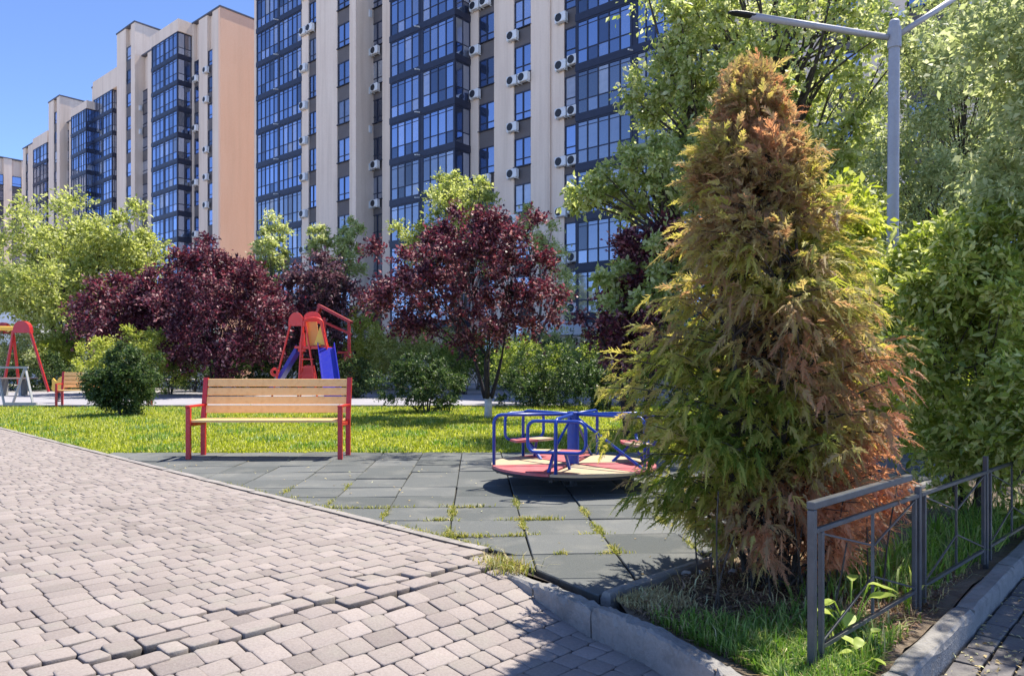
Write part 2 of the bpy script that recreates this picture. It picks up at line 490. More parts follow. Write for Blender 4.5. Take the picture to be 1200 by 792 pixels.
# the stones
def stone_verts(L, W, H, r, bv, seed):
    """tumbled stone: cut corners, rounded top edge; 8-gon rings"""
    q = random.Random(seed)
    def ring(ins, z, c):
        x, y = L/2-ins, W/2-ins
        pts = [(-x+c,-y),(x-c,-y),(x,-y+c),(x,y-c),(x-c,y),(-x+c,y),(-x,y-c),(-x,-y+c)]
        return [(px+jit[k][0], py+jit[k][1], z) for k,(px,py) in enumerate(pts)]
    jit = [(q.uniform(-.0022,.0022), q.uniform(-.0022,.0022)) for _ in range(8)]
    V = ring(0, -H, r) + ring(0, -bv, r) + ring(bv*0.35, -bv*0.3, r*1.1) + ring(bv*1.3, 0, r*1.2)
    Fc = []
    for lv in range(3):
        for k in range(8):
            a = lv*8+k; b = lv*8+(k+1)%8
            Fc.append((a, b, b+8, a+8))
    Fc.append(tuple(range(24, 32)))
    return V, Fc

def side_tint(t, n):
    # shade of the gaps painted onto the lower sides of a stone
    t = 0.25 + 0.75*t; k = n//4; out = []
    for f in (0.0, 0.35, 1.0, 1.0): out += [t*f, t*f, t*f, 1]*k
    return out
stones = []     # (distance, location, yaw, tiltx, tilty, L, W, tint)
PITCH = 0.122
k0 = int(-17/PITCH); k1 = int(0.7/PITCH)
for k in range(k0, k1+1):
    a = k*PITCH + PITCH/2
    b = b_edge(a) - 0.008
    if a > -3.2: b -= 0.05*smoothstep(-3.2, -2.4, a)
    while True:
        L = rnd.choice([0.088, 0.088, 0.122, 0.122, 0.122, 0.172, 0.172])
        c = b - L/2
        p = ab(a, c)
        if p.x < -0.85*p.y - 1.6 or p.y < 0.6 or c < -10: break
        jag = A0 + 0.128*(0.5 + 0.9*math.sin(c*5.3)*math.sin(c*2.1+1.0) + rnd.uniform(-1.1,1.1))
        aa = a
        d = a - A0
        near = math.exp(-(d/0.35)**2)*smoothstep(0.1, 0.9, c)
        z = field(a, c) - (0.006*smoothstep(.2,1,c)*math.exp(-(d/0.3)**2) if a > jag else 0)
        z += rnd.gauss(0, 0.0011) + rnd.gauss(0, 0.003)*near
        sh = (0.022*math.exp(-((a-A0)/1.3)**2)*smoothstep(0.2,1.0,c) if a > jag else -0.006*near) + rnd.gauss(0,.009)*near
        loc = ab(a + sh, c + rnd.gauss(0,.004)*near, z)
        # slope of the field along a
        sl_a = (field(a+0.03, c) - field(a-0.03, c))/0.06 if abs(d) > 0.1 else 0
        ta = -sl_a + rnd.gauss(0, 0.007) + rnd.gauss(0, 0.03)*near
        tb = rnd.gauss(0, 0.007) + rnd.gauss(0, 0.04)*near
        yaw = rnd.gauss(0, 0.012) + rnd.gauss(0, 0.03)*near
        t = min(1, max(0, rnd.gauss(0.55, 0.19) + 0.12*math.sin(p.x*1.7)*math.sin(p.y*0.9)))
        stones.append((p.length, loc, yaw, ta, tb, L-0.0035, PITCH-0.004, t))
        b -= L
stones.sort(key=lambda s: s[0])
BASE_YAW = math.atan2(E1.y, E1.x)
def stone_matrix(loc, yaw, ta, tb):
    # local x along the row (E1), local y across it (-E2)
    return Matrix.Translation(loc) @ Matrix.Rotation(BASE_YAW+yaw, 4, 'Z') @ Matrix.Rotation(ta, 4, 'X') @ Matrix.Rotation(-tb, 4, 'Y')
def in_frame(p):
    if p.y < 0.5: return False
    u = p.x/p.y*F+600; v = HZ+(EYE-p.z)/p.y*F
    return -30 < u < 1230 and v < 830
vis = [s for s in stones if in_frame(s[1])]
ind = vis[:300]; ids = set(id(s) for s in ind)
for n, s in enumerate(ind):
    V, Fc = stone_verts(s[5], s[6], 0.055, 0.009, 0.0055, n)
    me = quads = bpy.data.meshes.new('paver')
    me.from_pydata(V, [], Fc); me.update()
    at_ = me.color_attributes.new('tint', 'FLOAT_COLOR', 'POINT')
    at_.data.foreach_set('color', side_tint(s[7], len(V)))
    me.materials.append(M_paver)
    me.polygons.foreach_set('use_smooth', [True]*len(me.polygons))
    me.polygons[-1].use_smooth = True
    o = link('paver', me, path)
    o.matrix_local = stone_matrix(*s[1:5])
rest = [s for s in stones if id(s) not in ids]
AV = []; AF = []; AT = []
for n, s in enumerate(rest):
    V, Fc = stone_verts(s[5], s[6], 0.055, 0.009, 0.006, n+400)
    Mx = stone_matrix(*s[1:5])
    o = len(AV)
    AV += [tuple(Mx @ Vector(q)) for q in V]; AF += [tuple(o+i for i in f) for f in Fc]
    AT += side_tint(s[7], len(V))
me = bpy.data.meshes.new('pavers'); me.from_pydata(AV, [], AF); me.update()
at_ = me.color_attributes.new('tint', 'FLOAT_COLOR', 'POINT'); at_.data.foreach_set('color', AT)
me.polygons.foreach_set('use_smooth', [True]*len(me.polygons))
me.materials.append(M_paver)
kind(link('distant_pavers', me, path), 'stuff')

# ------------------------------------------------------------------ kerbs
def chipped_stone(p, q, wd, ztop, zbot, seed, mat, parent, name='kerbstone', seg=7, chip=0.008):
    """kerb stone from p to q (left edge line), width wd to the right, with worn edges"""
    qd = random.Random(seed)
    p = Vector((p[0],p[1],0)); q = Vector((q[0],q[1],0))
    d = (q-p).normalized(); nrm = Vector((d.y, -d.x, 0))
    m = MB(); rings = []
    prof = [(0.004,zbot),(0,ztop-0.03),(0.006,ztop-0.008),(0.018,ztop),(wd-0.016,ztop),(wd-0.004,ztop-0.01),(wd,ztop-0.035),(wd,zbot)]
    for i in range(seg+1):
        t = i/seg; c = p.lerp(q, t)
        e = chip*(2.2 if i in (0, seg) else 1)
        ring = []
        for (u, z) in prof:
            jz = qd.uniform(-e, e*0.3) if z > zbot+0.01 else 0
            ju = qd.uniform(-e, e)*0.6 if z > zbot+0.01 else 0
            ring.append(len(m.v)); m.v.append(tuple(c + nrm*(u+ju) + Vector((0,0,z+jz))))
        rings.append(ring)
    n = len(prof)
    for i in range(seg):
        for k in range(n-1):
            m.f.append((rings[i][k], rings[i+1][k], rings[i+1][k+1], rings[i][k+1]))
    m.f.append(tuple(reversed(rings[0]))); m.f.append(tuple(rings[-1]))
    return m.build(name, mat, parent)

kerb = kind(link('kerb', None), 'structure')
ed = [(-0.235,4.42),(0.17,3.80),(0.435,3.40),(0.63,3.10),(0.80,2.68),(1.0,2.05)]
tops = [(-0.005),( 0.012),(0.018),(0.02),(0.02)]
for i in range(5):
    p, q = Vector((*ed[i],0)), Vector((*ed[i+1],0)); d = (q-p).normalized()*0.006
    chipped_stone((p+d)[:2], (q-d)[:2], 0.085, tops[i], -0.27, 30+i, M_kerb, kerb, seg=14, chip=0.010 if i in (1,2) else 0.006)
# flush edging along the path
a = -3.24; n = 0
while a > -22:
    p = ab(a, 3.058); q = ab(a-0.985, 3.058)
    chipped_stone(q[:2], p[:2], -0.038, 0.005, -0.15, 60+n, M_edging, kerb, seg=5, chip=0.003)
    a -= 1.0; n += 1
# thin kerb between the tiles and the planting bed
d45 = Vector((0.71,0.704,0)); s0 = Vector((0.43,3.555,0))
t = 0
for i in range(6):
    chipped_stone((s0+d45*t)[:2], (s0+d45*(t+0.985))[:2], 0.06, 0.03, -0.25, 90+i, M_kerb, kerb, seg=7, chip=0.006)
    t += 1.0
# kerb between the bed and the side path on the right
r0 = Vector((1.12,2.45,0)); dr = Vector((0.683,0.73,0)).normalized()
t = -0.65
for i in range(9):
    chipped_stone((r0+dr*(t))[:2], (r0+dr*(t+0.985))[:2], 0.095, 0.0, -0.3, 120+i, M_kerb, kerb, seg=7, chip=0.006)
    t += 1.0

# ------------------------------------------------------------------ rubber tiles
def clip(poly, pt, nrm):
    """keep the side where (p-pt).nrm >= 0"""
    out = []
    for i in range(len(poly)):
        a, b = poly[i], poly[(i+1)%len(poly)]
        da = (a[0]-pt[0])*nrm[0]+(a[1]-pt[1])*nrm[1]; db = (b[0]-pt[0])*nrm[0]+(b[1]-pt[1])*nrm[1]
        if da >= 0: out.append(a)
        if (da >= 0) != (db >= 0):
            t = da/(da-db); out.append((a[0]+(b[0]-a[0])*t, a[1]+(b[1]-a[1])*t))
    return out
playpad = kind(sheet('playground_surface', [(-5.3,9.5),(-4.65,8.9),(-0.3,4.50),(0.42,3.62),(4.7,7.8),(6,9.5)], -0.03, M_bed), 'structure')
cd = Vector((-0.05, 0.9987)); rd = Vector((0.9987, 0.05))
org = Vector((0.14, 3.84))        # a crossing of the tile joints
tiles = 0
kn = Vector((0.52, -0.854))       # direction of the near kerb
for i in range(-13, 12):
    for j in range(-3, 13):
        o = org + rd*(0.5*i) + cd*(0.5*j)
        g = 0.0035
        P = [o+rd*g+cd*g, o+rd*(.5-g)+cd*g, o+rd*(.5-g)+cd*(.5-g), o+rd*g+cd*(.5-g)]
        c = o + rd*.25 + cd*.25
        P = [(p.x+rnd.uniform(-.003,.003), p.y+rnd.uniform(-.003,.003)) for p in P]
        a_, b_ = toab(c.x, c.y)
        if a_ < -3.1 or b_ > 3.6: P = clip(P, ab(0, 3.118)[:2], (E1.x, E1.y))
        if P and a_ > -3.42: P = clip(P, (-0.12,4.42), (0.84,0.535))
        if P: P = clip(P, (0.42,3.575), (-0.704,0.71))
        if P: P = clip(P, (0,9.56+rnd.uniform(-.03,.03)), (0,-1))
        if P: P = clip(P, (5.4,0), (-1,0))
        if len(P) < 3: continue
        ar = abs(sum(P[q][0]*P[(q+1)%len(P)][1]-P[(q+1)%len(P)][0]*P[q][1] for q in range(len(P))))/2
        if ar < 0.01: continue
        z = rnd.gauss(0, 0.0028); tx = rnd.gauss(0,.007); ty = rnd.gauss(0,.007)
        n = len(P); cx = sum(p[0] for p in P)/n; cy = sum(p[1] for p in P)/n
        V = []
        for (zz, ins) in ((-0.045,0),(-0.008,0),(-0.001,0.006),(0,0.012)):
            for p in P:
                dx, dy = p[0]-cx, p[1]-cy; L = math.hypot(dx,dy)
                s = (L-ins)/L
                V.append((dx*s, dy*s, zz + z + (dx*tx+dy*ty)))
        Fc = []
        for lv in range(3):
            for k in range(n):
                a1 = lv*n+k; b1 = lv*n+(k+1)%n
                Fc.append((a1,b1,b1+n,a1+n))
        Fc.append(tuple(range(3*n,4*n)))
        me = bpy.data.meshes.new('rubber_tile'); me.from_pydata(V, [], Fc); me.update()
        tv = min(1,max(0,rnd.gauss(.5,.22)))
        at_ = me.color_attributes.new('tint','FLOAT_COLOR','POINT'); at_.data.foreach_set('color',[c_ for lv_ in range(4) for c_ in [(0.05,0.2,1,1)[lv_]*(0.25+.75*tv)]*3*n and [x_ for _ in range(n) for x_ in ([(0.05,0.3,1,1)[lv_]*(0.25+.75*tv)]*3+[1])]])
        me.materials.append(M_tile)
        link('rubber_tile', me, playpad, (cx, cy, 0.0))
        tiles += 1

# ------------------------------------------------------------------ planting bed and side path
def bed_z(x, y):
    return -0.015 + 0.02*math.sin(x*5.1+1)*math.sin(y*4.3) + 0.012*math.sin(x*13+y*9)
bm_ = MB(); G = 40; gi = {}
for i in range(G+1):
    for j in range(G+1):
        u = i/G; v = j/G
        # u across (left kerb -> right kerb), v away
        L0 = Vector((0.80,2.0)); 
        if v < 0.25:
            t = v/0.25; Lp = Vector((0.92,2.0)).lerp(Vector((0.50,3.45)), t); Rp = Vector((0.92,2.1)).lerp(Vector((1.55,2.92)), t)
        else:
            t = (v-0.25)/0.75; Lp = Vector((0.50,3.55)).lerp(Vector((9,12.0)), t**1.6); Rp = Vector((1.55,2.92)).lerp(Vector((12,14.1)), t**1.6)
        p = Lp.lerp(Rp, u)
        gi[i,j] = len(bm_.v); bm_.v.append((p.x, p.y, bed_z(p.x,p.y)))
for i in range(G):
    for j in range(G):
        bm_.f.append((gi[i,j],gi[i+1,j],gi[i+1,j+1],gi[i,j+1]))
kind(bm_.build('planting_bed_soil', M_soil, smooth=True), 'structure')

SIDE_Z = -0.10
side = kind(sheet('side_path', [(0.9,1.4),(8,1.0),(16,14),(12.5,14.5),(1.2,2.42)], SIDE_Z-0.035, M_bed), 'structure')
sst = []
dn = Vector((dr.y, -dr.x, 0))       # to the right of the kerb
for r in range(0, 60):
    v = 0.105 + 0.104*r
    u = -1.7 + (0.1 if r % 2 else 0)
    while u < 6.0:
        L = 0.2
        p = r0 + dr*(u+L/2) + dn*(v+0.05)
        if p.x < 0.72*p.y+2.2 and p.y > 0.9 and p.y < 9:
            sst.append((p.length, p, L-0.008, 0.096, rnd.gauss(0,.015), rnd.gauss(0,.012), min(1,max(0,rnd.gauss(.5,.22)))))
        u += L
sst.sort(key=lambda s: (not in_frame(s[1]), s[0]))
SV = []; SF = []; ST = []
for n, s in enumerate(sst):
    V, Fc = stone_verts(s[2], s[3], 0.05, 0.006, 0.006, n+9000)
    Mx = Matrix.Translation(s[1]+Vector((0,0,SIDE_Z+rnd.gauss(0,.002)))) @ Matrix.Rotation(math.atan2(dr.y,dr.x)+s[4],4,'Z') @ Matrix.Rotation(s[5],4,'X')
    if n >= 290:
        k_ = len(SV); SV += [tuple(Mx @ Vector(q_)) for q_ in V]; SF += [tuple(k_+i for i in f) for f in Fc]; ST += side_tint(s[6], len(V)); continue
    me = bpy.data.meshes.new('side_paver'); me.from_pydata(V, [], Fc); me.update()
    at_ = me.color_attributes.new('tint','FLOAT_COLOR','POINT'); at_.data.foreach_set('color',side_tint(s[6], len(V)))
    me.materials.append(M_darkpaver)
    o = link('side_paver', me, side)
    o.matrix_local = Mx

me = bpy.data.meshes.new('far_side_pavers'); me.from_pydata(SV, [], SF); me.update()
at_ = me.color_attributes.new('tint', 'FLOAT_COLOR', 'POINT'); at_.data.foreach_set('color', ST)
me.materials.append(M_darkpaver)
kind(link('far_side_pavers', me, side), 'stuff')
# ------------------------------------------------------------------ apartment buildings
# local frame: x along the facade (towards the right), -y towards the viewer, z up
P0 = Vector((3.91, 45.2, 0)); U = Vector((0.757,-0.653,0)); N = Vector((-0.653,-0.757,0))
FACE = math.atan2(U.y, U.x)
def ps(px, o=0.0):
    """facade coordinate where a photo column meets the plane o metres in front of the facade"""
    k = (px-600.0)/F; p = P0 + N*o
    return (k*p.y - p.x)/(U.x - k*U.y)

mesh_cache = {}
def cached(key, fn):
    if key not in mesh_cache: mesh_cache[key] = fn()
    return mesh_cache[key]

def window_mesh(wd, ht, sashes, sill):
    def f():
        m = MB(); b = 0.07
        m.box(0, b, -0.06, 0.06, 0, ht); m.box(wd-b, wd, -0.06, 0.06, 0, ht)
        m.box(b, wd-b, -0.058, 0.06, 0, b); m.box(b, wd-b, -0.058, 0.06, ht-b, ht)
        for i in range(1, sashes):
            x = wd*i/sashes
            m.box(x-0.05, x+0.05, -0.055, 0.058, b, ht-b)
        m.box(b, wd-b, -0.05, 0.05, 0.27*ht-0.03, 0.27*ht+0.03)
        if sill: m.box(-0.04, wd+0.04, -0.2, -0.061, -0.05, 0.0)
        return m.mesh('window', M_frame)
    return cached(('w', round(wd,3), round(ht,3), sashes, sill), f)
def pane_mesh(wd, ht, n=1, mat=None):
    def f():
        m = MB()
        for i in range(n):
            m.box(wd*i/n+0.001, wd*(i+1)/n-0.001, -0.01, 0.015, 0, ht)
        return m.mesh('pane', mat or M_glass)
    return cached(('p', round(wd,3), round(ht,3), n, mat.name if mat else ''), f)
def side_pane_mesh(dy, ht):
    def f():
        m = MB(); m.box(0, 0.034, 0, dy, 0, ht); return m.mesh('side_pane', M_glass)
    return cached(('sp', round(dy,3), round(ht,3)), f)
def spandrel_mesh(wd, ht):
    def f():
        m = MB(); m.box(0, wd, 0, 0.3, 0, ht); return m.mesh('spandrel', M_spandrel)
    return cached(('s', round(wd,3), round(ht,3)), f)
def ac_meshes():
    def f():
        m = MB()
        m.bbox(-0.42, 0.42, -0.36, -0.04, 0, 0.58, 0.03)
        m.box(-0.35, -0.31, -0.34, 0.04, -0.06, -0.002); m.box(0.31, 0.35, -0.34, 0.04, -0.06, -0.002)
        g = MB()
        ring = [(-0.12+0.24*math.cos(2*PI*k/14), -0.366, 0.29+0.24*math.sin(2*PI*k/14)) for k in range(14)]
        g.tube(ring+[ring[0]], 0.014, 4, cap=False)
        g.poly([(x, -0.363, z) for x, y, z in ring])
        return m.mesh('air_conditioner', M_ac), g.mesh('fan_grille', M_dark)
    return cached('ac', f)
def add_ac(root, s, y, z):
    a, g = ac_meshes()
    o = link('air_conditioner', a, root, (s, y, z)); link('fan_grille', g, o)

def add_column(root, s0, s1, o, floors, z0, fh, wh, skip=(), sashes=2, ac=None, sill=True):
    """strip of windows and brown panels between two strips of wall"""
    wd = s1-s0-0.01
    for k in floors:
        zb = z0 + fh*k
        wv = link('window', window_mesh(wd, wh, sashes, sill), root, (s0+0.005, -o+0.14, zb+0.85))
        link('window_pane', pane_mesh(wd-0.13, wh-0.13, 1, M_glasslow if zb < 13 else None), wv, (0.065, 0.0, 0.065))
        link('spandrel', spandrel_mesh(wd, fh-wh-0.005), root, (s0+0.005, -o+0.10, zb+0.85-(fh-wh)))
        if ac: ac(k, zb)

def bay_mesh(wid, groups, bh, gh, side, band_over):
    """one storey of a glazed balcony: floor band, posts, bars. groups: list of (x0, x1, panes)"""
    def f():
        m = MB()
        m.box(-0.06, wid+0.06, -0.06, max(side,0.12), 0, bh)              # band
        m.box(-0.02, wid+0.02, -0.02, max(side,0.10), bh+gh-0.10, bh+gh-0.001)        # head
        lo = bh + 0.31*gh
        for (x0, x1, n) in groups:
            m.box(x0+0.002, x1-0.002, -0.012, 0.06, lo-0.035, lo+0.035)
            m.box(x0+0.002, x1-0.002, -0.012, 0.06, bh+0.86*gh, bh+0.86*gh+0.04)
            for i in range(n+1):
                x = x0 + (x1-x0)*i/n
                t = 0.075 if i in (0, n) else 0.04
                m.box(x-t, x+t, -0.03, 0.075, bh+0.001, bh+gh-0.101)
        prev = 0
        for (x0, x1, n) in groups:                                           # solid pieces between groups
            if x0-prev > 0.2: m.box(prev, x0-0.08, -0.005, 0.05, bh+0.002, bh+gh-0.102)
            prev = x1
        if side > 0.3:
            n = 2
            m.box(wid-0.05, wid+0.012, 0.08, side, lo-0.035, lo+0.035)
            for i in range(n+1):
                y = 0.06 + (side-0.12)*i/n
                m.box(wid-0.06, wid+0.03, y-0.04 if i else y, y+0.04, bh+0.003, bh+gh-0.103)
        return m.mesh('balcony_glazing', M_frame)
    return f()
def add_bay(root, s0, wid, o, groups, floors, z0, fh, side, bh=0.45, split=True):
    gh = fh-bh
    gm = bay_mesh(wid, groups, bh, gh, side, True)
    lo = 0.31*gh
    sm = MB()
    if side > 0.3:
        for (za, zb) in ((0.04, lo-0.04), (lo+0.04, gh-0.12)):
            for i in range(2):
                sm.box(wid-0.03, wid+0.004, 0.10+(side-0.2)*i/2, 0.08+(side-0.2)*(i+1)/2, bh+za, bh+zb)
        smesh = sm.mesh('side_pane', M_glass)
    core = MB(); core.box(0.05, wid-0.05, 0.09, max(side,0.2)+0.3, bh+0.004, bh+gh-0.104)
    cmesh = core.mesh('balcony_interior', M_frame)
    lowm = MB()
    for (x0, x1, n) in groups:
        pw = (x1-x0)/n
        for i in range(n):
            lowm.box(x0+pw*i+0.02, x0+pw*(i+1)-0.02, 0.012, 0.03, bh+0.03, bh+lo-0.03)
    lmesh = lowm.mesh('lower_panes', M_glass)
    allm = MB()
    for (x0, x1, n) in groups:
        pw = (x1-x0)/n
        for i in range(n):
            allm.box(x0+pw*i+0.02, x0+pw*(i+1)-0.02, 0.012, 0.03, bh+lo+0.03, bh+gh-0.13)
    amesh = allm.mesh('panes', M_glass)
    for k in floors:
        z = z0 + fh*k - bh
        g = link('balcony_glazing', gm, root, (s0, -o, z))
        link('balcony_interior', cmesh, g)
        if side > 0.3:
            if split:
                for i in range(2):
                    for (za, zb) in ((0.04, lo-0.04), (lo+0.04, gh-0.12)):
                        link('side_pane', side_pane_mesh((side-0.2)/2-0.02, zb-za), g, (wid-0.03, 0.10+(side-0.2)*i/2, bh+za))
            else: kind(link('side_panes', smesh, g), 'stuff')
        gmat = M_glasslow if z < (15 if o < 1.2 else 12) + (k*37 % 3) else None
        if split:
            sp_ = MB(); sp_.tube([(groups[0][1]+0.1, -0.05, 0.18),(groups[0][1]+0.1, -0.5, 0.10)], 0.05, 6); sp_.build('drain_spout', M_ac, g)
            for (x0, x1, n) in groups:
                pw = (x1-x0)/n
                for i in range(n):
                    link('lower_pane', pane_mesh(pw-0.04, lo-0.06, 1, gmat), g, (x0+pw*i+0.02, 0.02, bh+0.03))
                    link('pane', pane_mesh(pw-0.04, gh-lo-0.16, 1, gmat), g, (x0+pw*i+0.02, 0.02, bh+lo+0.03))
        else:
            kind(link('panes', amesh, g), 'stuff'); kind(link('lower_panes', lmesh, g), 'stuff')

def wall_boxes(walls, depth_back, core, name, root, mat):
    m = MB()
    for (s0, s1, o, H) in walls:
        m.box(s0, s1, -o, 0.40, -0.4, H)
    for (s0, s1, o, H) in core:
        m.box(s0, s1, -o+0.0, depth_back, -0.4, H)
    return m.build(name, mat, root)
def parapet(root, spans):
    m = MB()
    for (s0, s1, y0, y1, H) in spans:
        m.box(s0-0.08, s1+0.08, y0-0.08, y1+0.08, H+0.001, H+0.16)
    m.build('roof_edge', M_roofedge, root)

# ---- the nearest block (tallest in the picture)
b1 = thing('apartment_building', 'tallest beige apartment block with navy glazed balconies, cut off by the top of the picture',
           'apartment building', P0, FACE)
Z0, FH, WH, HB = 1.3, 3.0, 1.85, 38.0
floors = range(0, 13)
o2 = 1.6
cols = [  # px0, px1, plane
    (361.5,370.5,o2),(395,409.5,o2),(434,448,0),(560.5,579,0),(602,622,0),(661,674.5,0),(900,934,0),(962,1010,0),(1062,1113,0),(1150,1200,0)]
W1 = []
def s1(px, o=0): return ps(px, o)
end = s1(1420)
start = s1(298, o2)
walls = [(s1(353.5,o2), s1(361.5,o2), o2, HB), (s1(370.5,o2), s1(395,o2), o2, HB), (s1(409.5,o2), s1(417,o2), o2, HB),
         (s1(417,o2)+0.003, s1(434), 0.0, HB), (s1(448), s1(457,0), 0.0, HB),
         (s1(550.5), s1(560.5), 0.0, HB), (s1(579), s1(602), 0.0, HB), (s1(622), s1(661), 0.0, HB),
         (s1(832), s1(900), 0.0, HB), (s1(934), s1(962), 0.0, HB), (s1(1010), s1(1062), 0.0, HB), (s1(1113), s1(1150), 0.0, HB), (s1(1200), end, 0.0, HB),
         (start, start+0.35, o2, HB)]
core = [(start+0.01, s1(417,o2)-0.01, o2-0.42, HB-0.02), (s1(417,o2)-0.02, end-0.01, -0.36, HB-0.03)]
wall_boxes(walls, 15.0, core, 'wall', b1, M_wall)
parapet(b1, [(start, s1(417,o2), -o2, 15.0, HB), (s1(417,o2)+0.2, end, 0, 14.9, HB)])
rr = random.Random(3)
def ac_pair(sx, y, p=1.0, two=0.6, dz=0.18):
    def f(k, zb):
        if rr.random() < p:
            add_ac(b1, sx, y, zb+0.85-0.75+rr.uniform(-.05,.1))
            if rr.random() < two: add_ac(b1, sx+0.95, y+0.004, zb+0.85-0.72+rr.uniform(-.05,.1))
    return f
fl_l = range(0, 12); fl_m = range(0, 11); fl_r = range(0, 9)
c = cols[0]; add_column(b1, s1(c[0],o2), s1(c[1],o2), o2, range(0,13), Z0, FH, WH, sashes=2, ac=ac_pair(s1(358,o2), -o2, .95, .5))
c = cols[1]; add_column(b1, s1(c[0],o2), s1(c[1],o2), o2, fl_l, Z0, FH, WH)
c = cols[2]; add_column(b1, s1(c[0]), s1(c[1]), 0, fl_m, Z0, FH, WH, ac=ac_pair(s1(433), 0.0, 1.0, .8))
c = cols[3]; add_column(b1, s1(c[0]), s1(c[1]), 0, fl_m, Z0, FH, WH, ac=ac_pair(s1(559), 0.0, .9, .7))
c = cols[4]; add_column(b1, s1(c[0]), s1(c[1]), 0, fl_m, Z0, FH, WH, ac=ac_pair(s1(603), 0.0, .9, .1))
c = cols[5]; add_column(b1, s1(c[0]), s1(c[1]), 0, fl_r, Z0, FH, WH, sashes=1, sill=False, ac=ac_pair(s1(660), 0.0, .85, .5))
for c in cols[6:]:
    add_column(b1, s1(c[0]), s1(c[1]), 0, range(1,8), Z0, FH, WH, ac=ac_pair(s1(c[0])-0.4, 0.0, .5, .3))
# glazed balconies
sA = s1(300.5,o2); wA = s1(353.5,o2)-sA-0.01
add_bay(b1, sA, wA, o2-0.05, [(0.06,wA*0.49,5),(wA*0.51,wA-0.06,5)], range(2,12), Z0, FH, 0)
oB = 1.5
sB = s1(457.5,oB); wB = s1(533,oB)-sB
add_bay(b1, sB, wB, oB, [(0.06,wB*0.47,4),(wB*0.52,wB-0.06,4)], range(1,10), Z0, FH, oB)
oC = 0.5
sC = s1(675.5,oC); wC = s1(842,oC)-sC
wq = s1(740,oC)-sC
add_bay(b1, sC, wC, oC, [(0.06,wq,5),(wq+0.35,(wq+wC)/2+0.1,4),((wq+wC)/2+0.45,wC-0.06,3)], range(0,8), Z0, FH, oC)
dp = MB()
sd_ = s1(645)
dp.tube([(sd_, -0.09, 0), (sd_, -0.09, 36)], 0.06, 6)
dp.build('drainpipe', M_wall, b1)
# entrance under a rounded canopy
sp = s1(672)
e = MB(); e.box(sp-1.8, sp+1.5, -2.4, -0.01, -0.3, 2.9)
e.build('entrance_porch', M_wall, b1)
e = MB(); e.box(sp-1.0, sp+0.3, -2.47, -2.402, -0.2, 2.3)
e.build('entrance_door', M_frame, b1)
e = MB()
arc = [(-1.9,2.95),(-1.9,3.35),(-1.5,3.65),(-0.9,3.82),(-0.2,3.87),(0.5,3.82),(1.1,3.65),(1.6,3.35),(1.6,2.95)]
for i in range(len(arc)-1):
    pass
n0 = len(e.v)
for y in (-2.7, -0.01):
    for (x, z) in arc: e.v.append((sp+x, y, z))
k = len(arc)
e.f.append(tuple(n0+i for i in range(k))); e.f.append(tuple(n0+k+i for i in reversed(range(k))))
for i in range(k):
    e.f.append((n0+i, n0+k+i, n0+k+(i+1)%k, n0+(i+1)%k))
e.build('canopy', M_ac, b1)

# ---- the second block, its orange gable to the right
b2 = thing('apartment_building', 'beige apartment block with a plain orange end wall and stepped roofs, beside the tallest block',
           'apartment building', P0, FACE)
F2, W2 = 2.7, 1.6
o3 = 1.5
gs = s1(258)
H2 = 36.9
T2a, T2b = s1(137,0.8), s1(158,0.8)
b2_left = s1(108)
walls2 = [(s1(249), gs-0.35, 0, H2), (s1(233), s1(243), 0, H2), (s1(219), s1(227), 0, H2), (s1(173), s1(178), 0, H2), (s1(158,0.8)-0.3, s1(166), 0, H2),
          (T2a, s1(147.5,0.8), 0.8, 40.6), (s1(153.5,0.8), T2b, 0.8, 40.6), (s1(131.5), T2a+0.5, 0, H2), (b2_left, b2_left+0.4, 0, H2)]
core2 = [(b2_left+0.01, gs-0.36, -0.36, H2-0.02)]
m = MB()
for (a_, b_, o_, h_) in walls2: m.box(a_, b_, -o_, 0.40, -0.4, h_)
m.box(b2_left+0.01, gs-0.352, 0.36, 16, -0.4, H2-0.02)
m.box(T2a+0.01, T2b-0.01, -0.8+0.42, 7, -0.4, 40.58)
m.build('wall', M_wall, b2)
m = MB(); m.box(gs-0.35, gs, 0.001, 16.02, -0.4, H2+0.003); m.build('end_wall', M_gable, b2)
parapet(b2, [(b2_left, gs, 0, 16.02, H2+0.002), (T2a, T2b, -0.8, 7, 40.6)])
Zb = 33.2-0.0 - 2.7*12
add_column(b2, s1(243), s1(249), 0, range(1,12), Zb+0.3, F2, W2, sashes=1, sill=False)
add_column(b2, s1(227), s1(233), 0, range(1,12), Zb, F2, W2, sashes=1, sill=False)
add_column(b2, s1(166), s1(173), 0, range(3,12), Zb, F2, W2, sashes=1, sill=False)
add_column(b2, s1(147.5,0.8), s1(153.5,0.8), 0.8, range(3,14), Zb, F2, W2, sashes=1, sill=False)
sb = s1(178,o3); wb = s1(208,o3)-sb
add_bay(b2, sb, wb, o3, [(0.06,wb*0.48,3),(wb*0.52,wb-0.06,3)], range(2,13), Zb+0.25, F2, o3, 0.42, split=False)
m = MB(); m.box(sb-0.3, s1(208,o3)+0.2, -o3-0.02, 0.5, Zb+0.25+F2*13-0.42, H2+0.1); m.build('balcony_top_wall', M_wall, b2)
sb2 = s1(110,0.6); wb2 = s1(131.5,0.6)-sb2
add_bay(b2, sb2, wb2, 0.6, [(0.06,wb2*0.48,3),(wb2*0.52,wb2-0.06,3)], range(3,13), Zb-0.8, F2, 0.6, 0.42, split=False)
m = MB(); m.box(sb2-0.3, T2a, -0.62, 0.5, Zb-0.8+F2*13-0.42, H2+0.1); m.build('balcony_top_wall', M_wall, b2)
